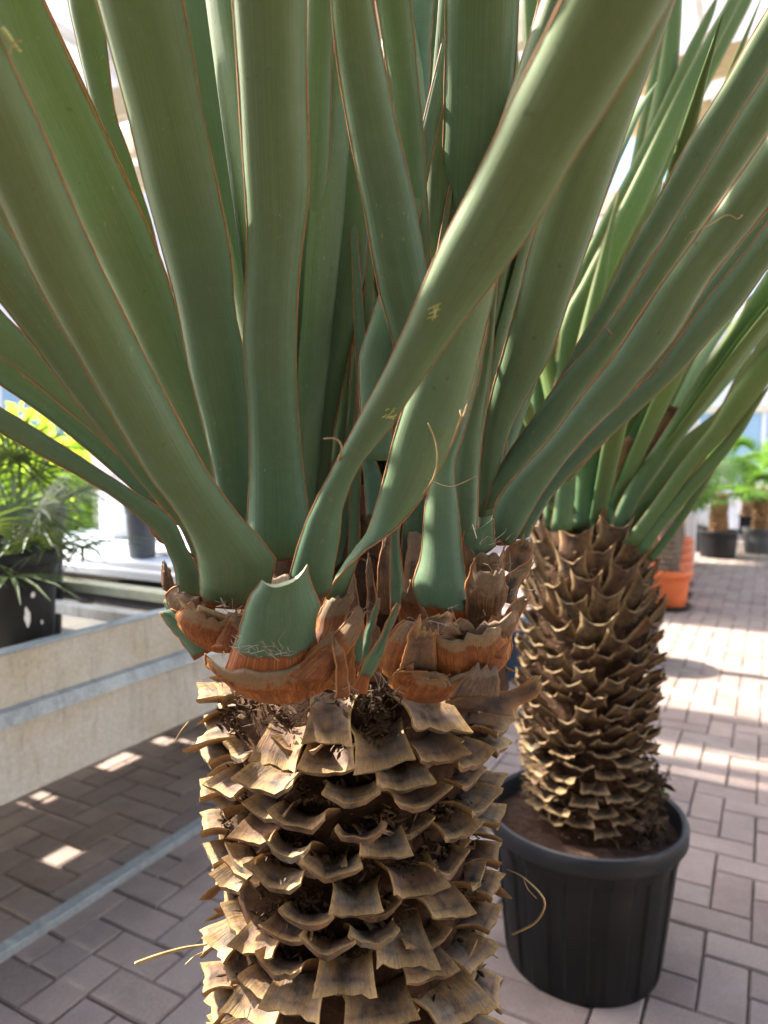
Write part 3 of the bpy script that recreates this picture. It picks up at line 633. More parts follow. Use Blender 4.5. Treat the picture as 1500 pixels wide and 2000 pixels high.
# --- leaves, traced foot to tip: stations, distance at foot, distance at the last station
LV = [
 # left fan
 dict(s=[(392,1172,500,1182),(385,1085,540,1098),(345,1005,462,1000),(300,945,395,905),(235,840,325,775),(160,710,255,640),(65,540,185,495),(0,400,130,370),(-50,300,80,250),(-110,180,10,95)], d=(.655,.46), b=.17, brown=.006, ext=.38),
 dict(s=[(395,960,445,960),(330,800,420,800),(280,690,372,690),(215,555,336,575),(130,390,292,455),(50,220,215,290),(-20,60,150,150),(-60,-60,85,0)], d=(.80,.62), b=.14, ext=.35),
 dict(s=[(346,1168,394,1172),(342,1118,388,1118),(328,1078,362,1066),(306,1042,334,1010),(240,985,278,972),(180,945,205,924),(100,900,124,872),(0,845,22,808),(-90,795,-66,760)], d=(.685,.60), b=.14, brown=.004, ext=.5),
 dict(s=[(318,1010,345,1010),(215,917,250,886),(150,862,188,836),(70,800,112,770),(0,752,42,718),(-70,705,-25,668)], d=(.78,.72), b=-.12, ext=.5),
 dict(s=[(338,1025,368,1020),(240,897,285,880),(150,817,190,786),(80,757,120,712),(0,697,45,650),(-80,640,-20,585)], d=(.76,.66), b=.14, ext=.45),
 dict(s=[(385,1110,410,1105),(352,1028,385,1008),(280,950,325,925),(225,880,272,846),(150,787,206,736),(75,687,138,626),(10,602,80,540),(-60,510,10,440)], d=(.72,.56), b=.14, ext=.45),
 dict(s=[(-40,620,30,560),(-60,520,60,470),(-90,400,50,350),(-130,260,0,200)], d=(.66,.58), b=.1, ext=.3),
 dict(s=[(428,1000,482,1040),(420,940,488,930),(402,855,487,812),(371,730,479,700),(345,600,458,600),(325,520,451,500),(290,390,429,390),(258,260,406,270),(225,130,381,140),(188,0,356,0),(170,-70,340,-70)], d=(.75,.56), b=.20, ext=.35),
 dict(s=[(484,1080,600,1085),(482,1030,606,1030),(487,930,594,940),(486,800,581,790),(476,690,579,680),(479,560,583,560),(483,450,594,450),(476,330,604,360),(466,170,599,180),(453,0,599,0),(448,-70,596,-70)], d=(.73,.55), b=.19, ext=.38, brown=.004),
 dict(s=[(425,900,490,900),(428,700,500,700),(412,450,500,450),(372,200,490,200),(340,0,482,0),(330,-60,478,-60)], d=(.84,.84), b=-.12, ext=.35),
 dict(s=[(560,950,600,950),(560,760,602,760),(566,600,614,600),(574,470,628,470),(582,330,642,310),(590,150,648,130),(594,0,656,0),(594,-60,657,-60)], d=(.82,.70), b=.2, ext=.35),
 dict(s=[(595,1020,640,1020),(583,900,646,890),(600,750,668,760),(620,600,698,620),(640,440,722,480),(652,300,720,330),(660,180,705,190),(664,60,700,60)], d=(.83,.82), b=.14, ext=.3, mr=.0013),
 dict(s=[(652,1000,696,1000),(658,880,696,880),(668,780,702,780),(688,640,726,640),(712,500,752,515),(730,380,775,390)], d=(.86,.90), b=.1, ext=.5),
 dict(s=[(715,900,770,900),(705,810,765,800),(702,705,775,700),(722,635,790,630),(744,565,798,555),(770,480,810,470)], d=(.72,.74), b=.10, ext=.4),
 dict(s=[(800,840,860,800),(766,662,842,602),(738,560,829,500),(715,430,809,392),(690,300,786,292),(665,160,756,152),(652,60,736,45),(646,-40,722,-40)], d=(.74,.58), b=.17, ext=.38),
 dict(s=[(815,740,858,700),(790,480,840,500),(776,280,829,285),(752,110,813,120),(735,0,801,0),(726,-50,792,-50)], d=(.80,.68), b=.18, ext=.38),
 dict(s=[(835,620,880,580),(820,380,872,360),(815,220,872,200),(822,80,874,60),(845,-40,900,-40)], d=(.93,.95), b=-.1, ext=.4),
 dict(s=[(800,400,840,400),(800,200,838,200),(800,80,842,60),(796,-20,850,-20)], d=(.90,.92), b=.1, ext=.4),
 dict(s=[(862,700,940,700),(862,520,960,520),(864,380,985,360),(867,240,999,200),(870,100,1009,100),(871,0,1014,0),(871,-60,1018,-60)], d=(.84,.70), b=.17, ext=.38),
 # the big diagonal leaf
 dict(s=[(562,1165,645,1160),(566,1125,652,1115),(582,1065,664,1045),(606,1000,670,985),(641,933,702,908),(700,818,757,842),(750,727,814,757),(800,620,892,645),(855,492,966,550),(915,372,1047,440),(970,262,1121,310),(1020,156,1197,195),(1070,60,1264,85),(1105,-15,1322,-15)], d=(.64,.385), b=.19, brown=.004, ext=.42, mr=.0008),
 # the twisted dark leaf
 dict(s=[(662,1222,626,1216,0),(668,1190,629,1192,0),(684,1140,646,1148,-.004),(696,1106,674,1116,-.014),(706,1072,722,1072,-.016),(722,1025,766,1041,-.006),(741,967,816,984,0),(755,915,849,932,0),(771,849,879,875,0),(792,785,908,802,0),(815,720,933,708,0),(840,640,956,610,0),(868,560,972,535,0),(900,480,985,470,0)], d=(.655,.63), b=-.10, brown=.018, ext=.38, m='leaf', jag=.5),
 # right fan
 dict(s=[(838,1208,918,1210),(806,1150,915,1175),(823,1080,904,1090),(832,980,895,985),(848,915,886,915),(866,850,905,850),(885,760,930,760),(905,660,950,660)], d=(.645,.70), b=.20, brown=.009, ext=.35),
 dict(s=[(893,1050,930,1045),(887,930,936,905),(904,815,949,800),(930,715,959,720),(952,625,967,610),(962,560,972,550)], d=(.735,.70), b=.20, ext=.12),
 dict(s=[(936,1010,970,1000),(940,900,986,870),(958,780,1021,790),(985,680,1076,690),(1010,590,1113,580),(1040,470,1156,460),(1080,350,1201,322),(1130,240,1251,187),(1190,120,1294,70),(1235,20,1325,-20)], d=(.77,.60), b=.18, ext=.38),
 dict(s=[(948,960,985,960),(955,850,990,845),(966,720,1002,715),(980,600,1016,590),(996,500,1030,490)], d=(.84,.84), b=.1, ext=.4),
 dict(s=[(975,960,1000,960),(1025,865,1050,880),(1110,705,1142,716),(1190,562,1228,570),(1230,482,1282,488),(1280,397,1342,398),(1350,267,1402,300),(1400,187,1452,222),(1500,15,1552,62)], d=(.85,.78), b=.14, ext=.35),
 dict(s=[(946,995,968,990),(976,912,1012,926),(1026,836,1074,856),(1100,736,1150,752),(1190,631,1241,636),(1255,536,1303,545),(1315,436,1371,444),(1370,346,1438,352),(1436,236,1503,258),(1495,145,1565,168)], d=(.76,.66), b=.17, ext=.38),
 dict(s=[(962,1062,1003,1062),(966,988,1030,1012),(1011,925,1076,938),(1071,860,1150,846),(1150,757,1215,786),(1196,701,1280,706),(1241,631,1331,641),(1301,541,1391,536),(1371,446,1452,466),(1441,346,1513,390),(1502,258,1580,302)], d=(.69,.54), b=.17, brown=.003, ext=.38),
 dict(s=[(1004,1050,1032,1050),(1052,965,1078,968),(1130,872,1155,885),(1216,781,1250,801),(1276,731,1322,737),(1336,646,1392,656),(1400,561,1452,590),(1450,500,1503,520),(1502,430,1562,470)], d=(.74,.64), b=.20, ext=.38),
 dict(s=[(1080,930,1110,940),(1190,800,1225,815),(1290,675,1345,680),(1400,530,1450,550),(1502,395,1545,430)], d=(.80,.76), b=.1, ext=.35),
 # inner leaves deep between the heads
 dict(s=[(716,1010,738,1010),(712,940,748,946),(706,870,728,880),(700,800,722,800)], d=(.76,.78), b=.1, ext=.3),
 dict(s=[(680,1095,702,1095),(682,1020,702,1015),(684,950,704,940),(690,860,712,850)], d=(.79,.80), b=.1, ext=.4),
 dict(s=[(650,1110,680,1110),(654,1040,684,1040),(664,980,690,970),(672,900,696,890)], d=(.80,.82), b=.1, ext=.4),
 dict(s=[(762,1185,790,1180),(762,1120,786,1120),(760,1050,780,1040),(772,960,800,950),(790,860,815,850)], d=(.72,.74), b=.12, ext=.3),
 dict(s=[(786,1120,828,1120),(786,1040,834,1040),(800,960,842,950),(820,860,860,850)], d=(.76,.78), b=-.1, ext=.3),
 dict(s=[(905,1055,936,1030),(902,960,940,940),(915,860,955,850),(940,760,980,750)], d=(.79,.80), b=.1, ext=.35),
 dict(s=[(560,900,700,900),(566,500,712,500),(580,200,720,200),(590,0,730,0)], d=(.93,.98), b=-.1, ext=.3),
 # narrow leaves at upper left
 dict(s=[(300,560,322,560),(262,430,300,450),(215,300,262,330),(175,190,222,200),(136,20,202,20),(130,-30,200,-30)], d=(.90,.78), b=.2, ext=.3),
 dict(s=[(325,570,338,570),(285,470,300,470),(235,360,254,360),(205,290,222,290)], d=(.83,.76), b=.1, ext=.25, m='leaf2'),
]
hit = {}
for i, q in enumerate(LV):
    o = leaf(yu, q['s'], q['d'][0], q['d'][1], q['b'] * 1.35, 1.0, q.get('ext', .4) * 1.1, q.get('brown', 0), q.get('m', 'leaf'), jag=q.get('jag', 1.4), mr=q.get('mr', .0009) * 1.3)
    hit[i] = o
for k in range(58):                                           # leaves on the far side of both heads
    hx = -0.10 if k % 2 else 0.06
    az = R(random.uniform(-30, 44)); el = R(random.uniform(56, 87))
    leaf3(yu, (hx + 0.03 * math.sin(az), 0.82 + 0.05 * random.random(), 1.08), az, el, random.uniform(.85, 1.05), random.uniform(.045, .056), 'leaf', bend=.3)
for k in range(12):                                           # upright heart leaves, above the frame
    leaf3(yu, ((-0.10, 0.06)[k % 2], 0.80, 1.10), R(random.uniform(-180, 180)), R(random.uniform(74, 88)), random.uniform(.75, .95), .05, 'leaf', bend=.1)

# --- foot of the crown: cut green leaves, dry sheaths, orange bases (traced the same way)
K = [
 # cut green leaf with pale cut end
 dict(s=[(440,1312,640,1306),(448,1282,628,1276),(466,1240,614,1226),(477,1195,624,1180),(490,1160,608,1145),(511,1130,600,1104)], d=(.625,.588), b=.20, brown=.034, sag=.010, m='leaf', cut='cut', th=.005),
 dict(s=[(380,1290,420,1268),(352,1252,412,1240),(325,1222,370,1212),(312,1196,330,1190)], d=(.655,.66), b=.2, brown=.004, m='leaf', mr=.0014),
 dict(s=[(330,1208,420,1230),(322,1180,390,1192),(318,1172,350,1174)], d=(.69,.69), b=.15, m='leaf'),
 dict(s=[(903,1075,968,1068),(904,1055,965,1045),(908,1040,962,1012)], d=(.665,.66), b=.1, m='leaf', sag=.006, mr=.0013),
 # dry scraps and sheaths on the left head
 dict(s=[(395,1215,480,1240),(360,1185,478,1200),(352,1170,460,1190)], d=(.645,.63), b=.15, m='stub', name='dry_sheath'),
 dict(s=[(345,1060,385,1090),(318,1062,372,1085),(295,1042,330,1060),(283,1020,296,1026)], d=(.70,.69), b=.12, m='sheath_dark', name='dry_sheath'),
 dict(s=[(318,1150,345,1165),(316,1120,340,1140),(316,1095,332,1110)], d=(.71,.71), b=.12, m='sheath_dark', name='dry_sheath'),
 dict(s=[(430,1318,678,1304),(404,1298,684,1278),(404,1276,664,1252)], d=(.632,.612), b=.14, sag=.017, m='stub_orange', name='dry_sheath', th=.005, mr=.0015),
 dict(s=[(420,1262,520,1285),(440,1225,500,1262),(455,1200,490,1235)], d=(.632,.625), b=.1, m='stub_orange', name='dry_sheath'),
 dict(s=[(592,1290,652,1290),(610,1245,668,1245),(622,1205,676,1205),(640,1170,690,1165)], d=(.63,.65), b=.12, m='stub_orange', name='dry_sheath'),
 dict(s=[(560,1320,640,1335),(620,1270,668,1290),(672,1220,700,1240),(700,1182,712,1196)], d=(.597,.60), b=.14, m='stub_orange', name='dry_sheath', mr=.0014),
 dict(s=[(640,1345,690,1350),(645,1310,692,1312),(650,1280,690,1275),(660,1250,680,1245)], d=(.61,.615), b=.16, m='stub_orange', name='dry_sheath'),
 dict(s=[(655,1362,682,1362),(656,1320,678,1320),(654,1280,672,1275),(650,1250,658,1248)], d=(.592,.595), b=.15, m='stub_orange', name='dry_sheath', mr=.0013),
 # right head
 dict(s=[(745,1312,985,1300),(742,1275,1000,1262),(765,1235,985,1222),(790,1212,960,1210)], d=(.645,.628), b=.14, sag=.012, m='stub_orange', name='dry_sheath', th=.005, mr=.0015),
 dict(s=[(780,1310,852,1312),(792,1270,850,1275),(800,1240,850,1245),(815,1214,850,1236)], d=(.618,.600), b=.10, m='stub', name='dry_sheath', mr=.0013),
 dict(s=[(850,1306,990,1290),(848,1262,988,1248),(850,1236,978,1215)], d=(.625,.610), b=.14, sag=.008, m='stub_orange', name='dry_sheath', mr=.0013),
 dict(s=[(815,1228,905,1240),(830,1206,884,1216),(845,1200,886,1200)], d=(.612,.61), b=.1, m='stub', name='dry_sheath'),
 dict(s=[(940,1270,985,1290),(975,1222,1000,1240),(1000,1180,1020,1195),(1022,1165,1032,1172)], d=(.615,.62), b=.15, m='stub_orange', name='dry_sheath', mr=.0015),
 dict(s=[(912,1210,975,1205),(912,1150,990,1152),(920,1120,985,1130),(925,1100,985,1105)], d=(.64,.625), b=.10, sag=.012, m='sheath_dark', name='dry_sheath', mr=.0015),
 dict(s=[(905,1130,985,1135),(905,1095,985,1090),(906,1060,985,1072)], d=(.668,.66), b=.10, sag=.012, m='sheath_dark', name='dry_sheath'),
 dict(s=[(965,1170,1005,1180),(985,1130,1012,1150),(1010,1110,1030,1120),(1038,1092,1042,1100)], d=(.645,.64), b=.15, m='stub', name='dry_sheath', mr=.0014),
 dict(s=[(975,1110,1030,1130),(990,1070,1038,1090),(1015,1048,1036,1062)], d=(.69,.69), b=.15, m='stub', name='dry_sheath', mr=.0013),
 dict(s=[(770,1340,860,1330),(775,1318,880,1312),(830,1312,868,1314)], d=(.625,.606), b=.12, m='stub_orange', name='dry_sheath'),
 dict(s=[(880,1362,975,1360),(900,1332,975,1330),(925,1300,972,1310)], d=(.60,.61), b=.15, m='sheath_dark', name='dry_sheath'),
 dict(s=[(870,1372,1010,1400),(930,1352,1010,1380),(1000,1350,1050,1362),(1040,1320,1060,1335)], d=(.625,.63), b=.12, m='stub', name='dry_sheath'),
 dict(s=[(785,1240,845,1235),(780,1200,835,1200),(782,1160,800,1150)], d=(.66,.66), b=.12, m='stub_orange', name='dry_sheath'),
 dict(s=[(915,1240,950,1225),(905,1222,935,1205),(908,1200,916,1150)], d=(.64,.645), b=.1, m='stub_orange', name='dry_sheath'),
 # dry strips standing between the heads
 dict(s=[(738,1200,762,1200),(738,1120,760,1120),(748,1060,762,1055),(758,1010,768,1005)], d=(.69,.70), b=.15, m='sheath_dark', name='dry_sheath', mr=.0013),
 dict(s=[(718,1230,734,1230),(718,1180,734,1180),(717,1120,728,1120),(719,1088,722,1088)], d=(.68,.69), b=.15, m='sheath_dark', name='dry_sheath'),
 dict(s=[(655,1250,700,1240),(660,1180,700,1180),(672,1120,690,1120)], d=(.68,.70), b=.1, m='sheath_dark', name='dry_sheath'),
 dict(s=[(700,1330,742,1330),(700,1260,745,1260),(705,1220,740,1220)], d=(.665,.67), b=.1, m='sheath_dark', name='dry_sheath'),
 dict(s=[(640,1240,800,1240),(650,1150,790,1150),(660,1050,780,1050),(670,950,770,950)], d=(.78,.82), b=.1, m='sheath_dark', name='dry_sheath'),
 dict(s=[(470,1200,640,1200),(480,1130,630,1130)], d=(.72,.74), b=.1, m='sheath_dark', name='dry_sheath'),
 dict(s=[(780,1230,960,1230),(790,1120,950,1120),(800,1040,940,1040)], d=(.74,.76), b=.1, m='sheath_dark', name='dry_sheath'),
 # young shoots
 dict(s=[(682,1310,700,1312),(678,1280,706,1285),(684,1230,708,1230),(690,1195,708,1196)], d=(.618,.618), b=.14, brown=.008, m='leaf', name='shoot', mr=.001),
 dict(s=[(700,1310,722,1312),(705,1270,722,1275),(714,1230,728,1232),(728,1195,738,1196),(739,1168,742,1168)], d=(.625,.63), b=.14, brown=.004, m='leaf', name='shoot', mr=.001),
 dict(s=[(688,1350,716,1356),(700,1318,722,1325),(716,1284,744,1286),(745,1238,758,1242),(756,1212,770,1214),(775,1178,782,1180)], d=(.60,.602), b=.14, brown=.017, m='leaf', name='shoot', mr=.001),
 dict(s=[(350,1225,480,1262),(345,1200,470,1225),(372,1180,462,1195)], d=(.650,.628), b=.12, sag=.008, m='stub_orange', name='dry_sheath'),
 dict(s=[(330,1190,420,1215),(322,1165,420,1185),(345,1150,415,1165)], d=(.675,.655), b=.12, sag=.006, m='sheath_dark', name='dry_sheath'),
 dict(s=[(560,1330,690,1300),(590,1290,690,1270),(640,1240,700,1235)], d=(.612,.60), b=.12, sag=.010, m='stub_orange', name='dry_sheath'),
 dict(s=[(760,1345,905,1335),(770,1318,930,1305),(800,1302,940,1290)], d=(.635,.612), b=.14, sag=.008, m='stub_orange', name='dry_sheath'),
 dict(s=[(870,1260,1000,1240),(880,1225,1010,1205),(900,1205,1005,1185)], d=(.625,.615), b=.14, sag=.012, m='sheath_dark', name='dry_sheath'),
]
for q in K:
    leaf(yu, q['s'], q['d'][0], q['d'][1], q['b'], 1.0, 0, q.get('brown', 0), q['m'], rows=14, name=q.get('name', 'cut_leaf'), cut=q.get('cut'), th=q.get('th', .0035), mr=q.get('mr', .0011), jag=3.5, wav=.005, sag=q.get('sag', 0))

# --- grey fluff and hairs at the torn edges of the sheaths
tf = MB()
for (x, y, D, n, sx) in ((520, 1272, .592, 90, 50), (560, 1268, .592, 60, 30), (470, 1262, .60, 40, 30), (430, 1190, .63, 50, 25), (460, 1180, .63, 40, 20), (400, 1200, .64, 40, 20), (350, 1050, .69, 30, 14), (960, 1060, .65, 40, 18), (1000, 1120, .64, 60, 18), (1020, 1180, .625, 40, 12), (985, 1150, .63, 40, 20), (910, 1222, .60, 40, 30), (850, 1210, .60, 30, 25), (700, 1200, .66, 30, 10), (730, 1350, .60, 50, 25), (900, 1330, .61, 40, 40), (660, 1340, .60, 30, 20), (420, 1330, .62, 30, 20)):
    for _ in range(n):
        if random.random() < .75: continue
        p = P(x + random.gauss(0, sx), y + random.gauss(0, 6), D + random.gauss(0, .006)); d = Vector((random.gauss(0, 1), random.gauss(0, .8), random.gauss(.2, .7))).normalized(); L = random.uniform(.006, .018)
        q = Vector((random.gauss(0, 1), random.gauss(0, 1), random.gauss(0, 1))) * L * .35
        tf.strip([p, p + d * L * .5 + q, p + d * L + q * .6], [.0007, .0006, .0003], d.orthogonal(), .1)
tf.build('fibre_fluff', M['fluff'], yu, kind='stuff')
# --- straws, curls and torn margins
def on_leaf(o, x, y, lift=0.0012):
    me = o.data; bv = BVHTree.FromPolygons([v.co for v in me.vertices], [p.vertices for p in me.polygons])
    d = ray(x, y).normalized(); r = bv.ray_cast(CAM, d)
    return (r[0] - d * lift) if r[0] else None
def fibre(pts, r, m='fibre', name='dry_fibre', parent=yu):
    st = [(x, y, x, y, D) for (x, y, D) in pts]; q = [P(a[0], a[1], a[4]) for a, t in resample(st, 22)]
    mb = MB(); n = len(q); mb.tube(q, [r * (0.55 + 0.45 * math.sin(math.pi * min(1, 0.25 + 0.75 * (1 - i / n)))) for i in range(n)], 5); mb.build(name, M[m], parent, True)
fibre([(405, 1845, .70), (360, 1852, .69), (310, 1866, .67), (264, 1882, .65)], .0019)
fibre([(400, 1858, .70), (380, 1868, .69), (362, 1884, .685)], .0008)
fibre([(990, 1698, .76), (1020, 1712, .74), (1055, 1745, .73), (1064, 1770, .73), (1045, 1802, .74), (1000, 1825, .76)], .0013)
fibre([(1022, 1714, .74), (1030, 1735, .74), (1048, 1755, .73)], .0006)
fibre([(632, 857, .565), (655, 857, .565), (667, 870, .57), (664, 890, .58), (650, 925, .60), (636, 950, .61)], .0011)
fibre([(836, 826, .60), (850, 860, .605), (854, 900, .61), (846, 935, .62), (825, 965, .63)], .0008)
fibre([(905, 805, .61), (898, 800, .605), (903, 815, .60), (912, 790, .605), (905, 815, .61)], .0007)
fibre([(935, 705, .615), (915, 780, .62), (900, 815, .62), (878, 875, .625)], .0008)
fibre([(180, 917, .655), (190, 918, .65), (186, 930, .648), (172, 926, .648)], .0011, 'margin')
fibre([(1186, 640, .66), (1192, 650, .655), (1196, 652, .655)], .0009, 'margin')
fibre([(1345, 455, .56), (1385, 440, .555), (1420, 420, .55), (1440, 428, .55), (1450, 420, .55)], .0005)
fibre([(835, 935, .60), (880, 950, .66), (930, 930, .68)], .0004)
fibre([(340, 1450, .68), (352, 1430, .67), (368, 1410, .67)], .0007)
fibre([(40, 100, .46), (30, 90, .46), (5, 55, .45)], .0016, 'scar'); fibre([(20, 105, .455), (25, 85, .455), (42, 80, .455)], .0006)
LD = hit[19]
for (x0, y0, x1, y1) in ((836, 604, 862, 592), (838, 613, 860, 603), (834, 622, 856, 616), (848, 600, 850, 622), (856, 596, 844, 626)):
    a = on_leaf(LD, x0, y0, .0002); b_ = on_leaf(LD, x1, y1, .0002)
    if a and b_: mb = MB(); mb.tube([a, (a + b_) / 2 - ray(x0, y0) * .0003, b_], [.0004, .0007, .0003], 4); mb.build('scar', M['scar'], LD)
for k in range(14):
    x0, y0 = 760 + random.gauss(0, 7), 812 + random.gauss(0, 7); a = on_leaf(LD, x0, y0, .0001); b_ = on_leaf(LD, x0 + random.uniform(3, 8), y0 - random.uniform(2, 7), .0001)
    if a and b_: mb = MB(); mb.tube([a, b_], .0006, 4); mb.build('scar', M['scar'], LD)

# ================================================================== the yucca in the black tub
NX, NY = 0.503, 1.72
y2 = thing('potted_yucca', 'single-headed yucca with a scaly brown trunk in a large black plastic tub', 'yucca plant')
pot(y2, (NX, NY, 0.0), 0.243, 0.190, 0.385, M['pot'], ribs=14, seg=168)
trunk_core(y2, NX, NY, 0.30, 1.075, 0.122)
rows2 = [(1.115 - .0046 * k, 0) for k in range(60)]
rows2 += [(.840 - .00262 * k, 1) for k in range(176)]
for k, (z, low) in enumerate(rows2):
    phi = k * 2.39996 + random.gauss(0, .06); q = (1.115 - z) / .74
    rr = min(.176, .148 + .05 * q) - max(0, q - .55) * .075 + random.uniform(-.007, .007)
    if not low:
        a0 = 58 - 20 * q + random.gauss(0, 5); a1 = 74 - 80 * q + random.gauss(0, 6); L = random.uniform(.085, .10); sp = random.uniform(.18, .34); cu = .15; fl = .95; wd = random.uniform(.074, .088)
    elif q < .72:
        a0 = 45 + random.gauss(0, 6); a1 = 42 - 50 * (q - .3) + random.gauss(0, 12); L = random.uniform(.06, .08); sp = random.uniform(.02, .16); cu = .15; fl = .86; wd = random.uniform(.052, .064)
    else:
        a0 = 40; a1 = random.uniform(-40, 5) - 20 * (q - .72); L = random.uniform(.06, .08); sp = .1; cu = .15; fl = 1.0; wd = random.uniform(.055, .07)
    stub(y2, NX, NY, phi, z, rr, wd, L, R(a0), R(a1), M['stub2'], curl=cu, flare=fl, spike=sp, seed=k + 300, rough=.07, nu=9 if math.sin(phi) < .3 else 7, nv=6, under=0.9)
db2 = MB()
for _ in range(1100):
    ph = random.uniform(0, 2 * math.pi); z = random.uniform(0.36, 1.05); o_ = Vector((math.cos(ph), math.sin(ph), 0))
    flakes(db2, Vector((NX, NY, z)) + o_ * 0.14, o_, 2, 0.010, 0.013)
for _ in range(260):                                            # root fibres on the soil side
    ph = random.gauss(-0.3, .3); o_ = Vector((math.cos(ph), math.sin(ph), 0)); flakes(db2, Vector((NX, NY, random.uniform(.34, .50))) + o_ * 0.155, o_, 2, 0.016, 0.022)
db2.build('debris', M['debris'], y2, kind='stuff')
L2 = [
 dict(s=[(1182,1050,1214,1060),(1226,950,1252,972),(1280,870,1311,882),(1345,767,1377,782),(1392,690,1428,706),(1436,626,1475,640),(1500,525,1535,550)], d=(1.60,1.48), b=.2),
 dict(s=[(1075,1035,1118,1035),(1084,980,1122,980),(1092,900,1130,890),(1100,800,1140,790),(1120,700,1160,690)], d=(1.60,1.58), b=.2),
 dict(s=[(1120,1030,1162,1030),(1122,950,1166,950),(1132,850,1184,850),(1150,760,1200,760)], d=(1.64,1.66), b=.2),
 dict(s=[(1150,1030,1192,1030),(1170,950,1210,955),(1210,860,1256,868),(1250,790,1300,795),(1300,700,1345,700),(1350,610,1395,620)], d=(1.63,1.58), b=.2),
 dict(s=[(1060,1030,1078,1030),(1064,960,1082,960),(1060,900,1084,890)], d=(1.66,1.7), b=.2),
 dict(s=[(1215,1060,1250,1065),(1262,1000,1290,1012),(1330,905,1352,925),(1390,830,1418,852),(1425,770,1462,800),(1500,670,1540,700)], d=(1.58,1.42), b=.2),
 dict(s=[(1205,1030,1230,1040),(1262,950,1290,965),(1330,860,1362,880),(1402,800,1412,818),(1440,730,1470,745),(1505,640,1530,655)], d=(1.70,1.66), b=-.1),
 dict(s=[(1240,1075,1262,1082),(1292,1000,1310,1015),(1360,920,1378,938),(1430,840,1444,855),(1470,790,1478,798)], d=(1.58,1.46), b=.2, ext=.06),
 dict(s=[(1262,1090,1276,1098),(1300,1040,1314,1050),(1350,970,1362,980),(1395,895,1405,903)], d=(1.60,1.52), b=.2, ext=.06),
 dict(s=[(1235,1050,1262,1060),(1300,960,1325,975),(1370,860,1392,876),(1440,760,1462,775),(1500,680,1520,692)], d=(1.66,1.58), b=.2),
 # tall spikes seen between the near leaves
 dict(s=[(1085,900,1112,905),(1105,600,1140,610),(1162,455,1190,470),(1222,345,1255,362),(1272,245,1300,258),(1330,120,1352,130),(1372,40,1388,44)], d=(1.66,1.62), b=.15, ext=.06),
 dict(s=[(1075,900,1112,905),(1092,650,1140,668),(1142,540,1188,556),(1240,345,1280,364),(1342,140,1372,154),(1410,20,1434,28)], d=(1.63,1.55), b=.15, ext=.12),
 dict(s=[(1100,900,1130,900),(1120,650,1150,660),(1195,480,1225,494),(1280,320,1304,332),(1368,140,1392,152),(1436,20,1456,28)], d=(1.68,1.62), b=.15, ext=.12),
 dict(s=[(1150,900,1190,900),(1190,640,1240,650),(1232,400,1285,410),(1262,250,1310,255),(1290,120,1325,125),(1302,0,1333,0),(1308,-60,1335,-60)], d=(1.70,1.62), b=.2, ext=.3),
 dict(s=[(1120,900,1160,900),(1170,620,1205,620),(1212,420,1250,420),(1240,280,1275,285),(1270,140,1300,140),(1285,60,1310,60)], d=(1.74,1.72), b=.2, ext=.2),
 dict(s=[(1040,880,1080,880),(1030,500,1066,500),(1026,200,1062,200),(1020,0,1062,0),(1018,-60,1060,-60)], d=(1.72,1.62), b=.2, ext=.3),
 dict(s=[(1060,880,1100,880),(1068,500,1100,500),(1072,200,1100,200),(1070,0,1092,0)], d=(1.76,1.70), b=.2, ext=.2),
 dict(s=[(1000,900,1030,900),(1000,500,1026,500),(998,260,1016,260),(1004,130,1014,130)], d=(1.78,1.76), b=.2, ext=.05),
]
for q in L2: leaf(y2, q['s'], q['d'][0], q['d'][1], q['b'], 1.0, q.get('ext', .35), 0, 'leaf2', jag=1.0, mr=.0009, rows=20, wav=.002)
for s_ in ([(1165,1040,1180,1050),(1178,960,1192,968),(1200,890,1222,900),(1230,850,1242,860)], [(1215,985,1228,992),(1245,910,1262,918),(1280,840,1302,848),(1310,792,1328,796)]):
    leaf(y2, s_, 1.60, 1.56, .1, 1, 0, 0, 'deadleaf', jag=6, name='dead_leaf', margin=False)
for k in range(46):                                             # the rest of the crown, mostly behind the other plant
    az = R(random.choice([random.uniform(-175, -20), random.uniform(-30, 30), random.uniform(100, 175)])) if k < 34 else R(random.uniform(-60, 60))
    el = R(random.uniform(38, 80))
    if 60 < math.degrees(az) < 180 and el < R(55): el = R(58)
    leaf3(y2, (NX + .05 * math.sin(az), NY + .05 * math.cos(az), 1.07), az, el, random.uniform(.8, 1.1), random.uniform(.04, .052), 'leaf2', bend=.3)
wd_ = MB()
for (x, y) in ((1297, 1545), (1302, 1552), (1305, 1540), (1192, 1615)):
    b_ = PZ(x, y, .36); 
    for k in range(4):
        d = Vector((random.gauss(0, 1), random.gauss(0, 1), .7)).normalized(); wd_.strip([b_, b_ + d * .012, b_ + d * .02 - Z * .003], [.003, .007, .001], d.orthogonal(), .1)
wd_.build('seedling', M['bright'], y2)

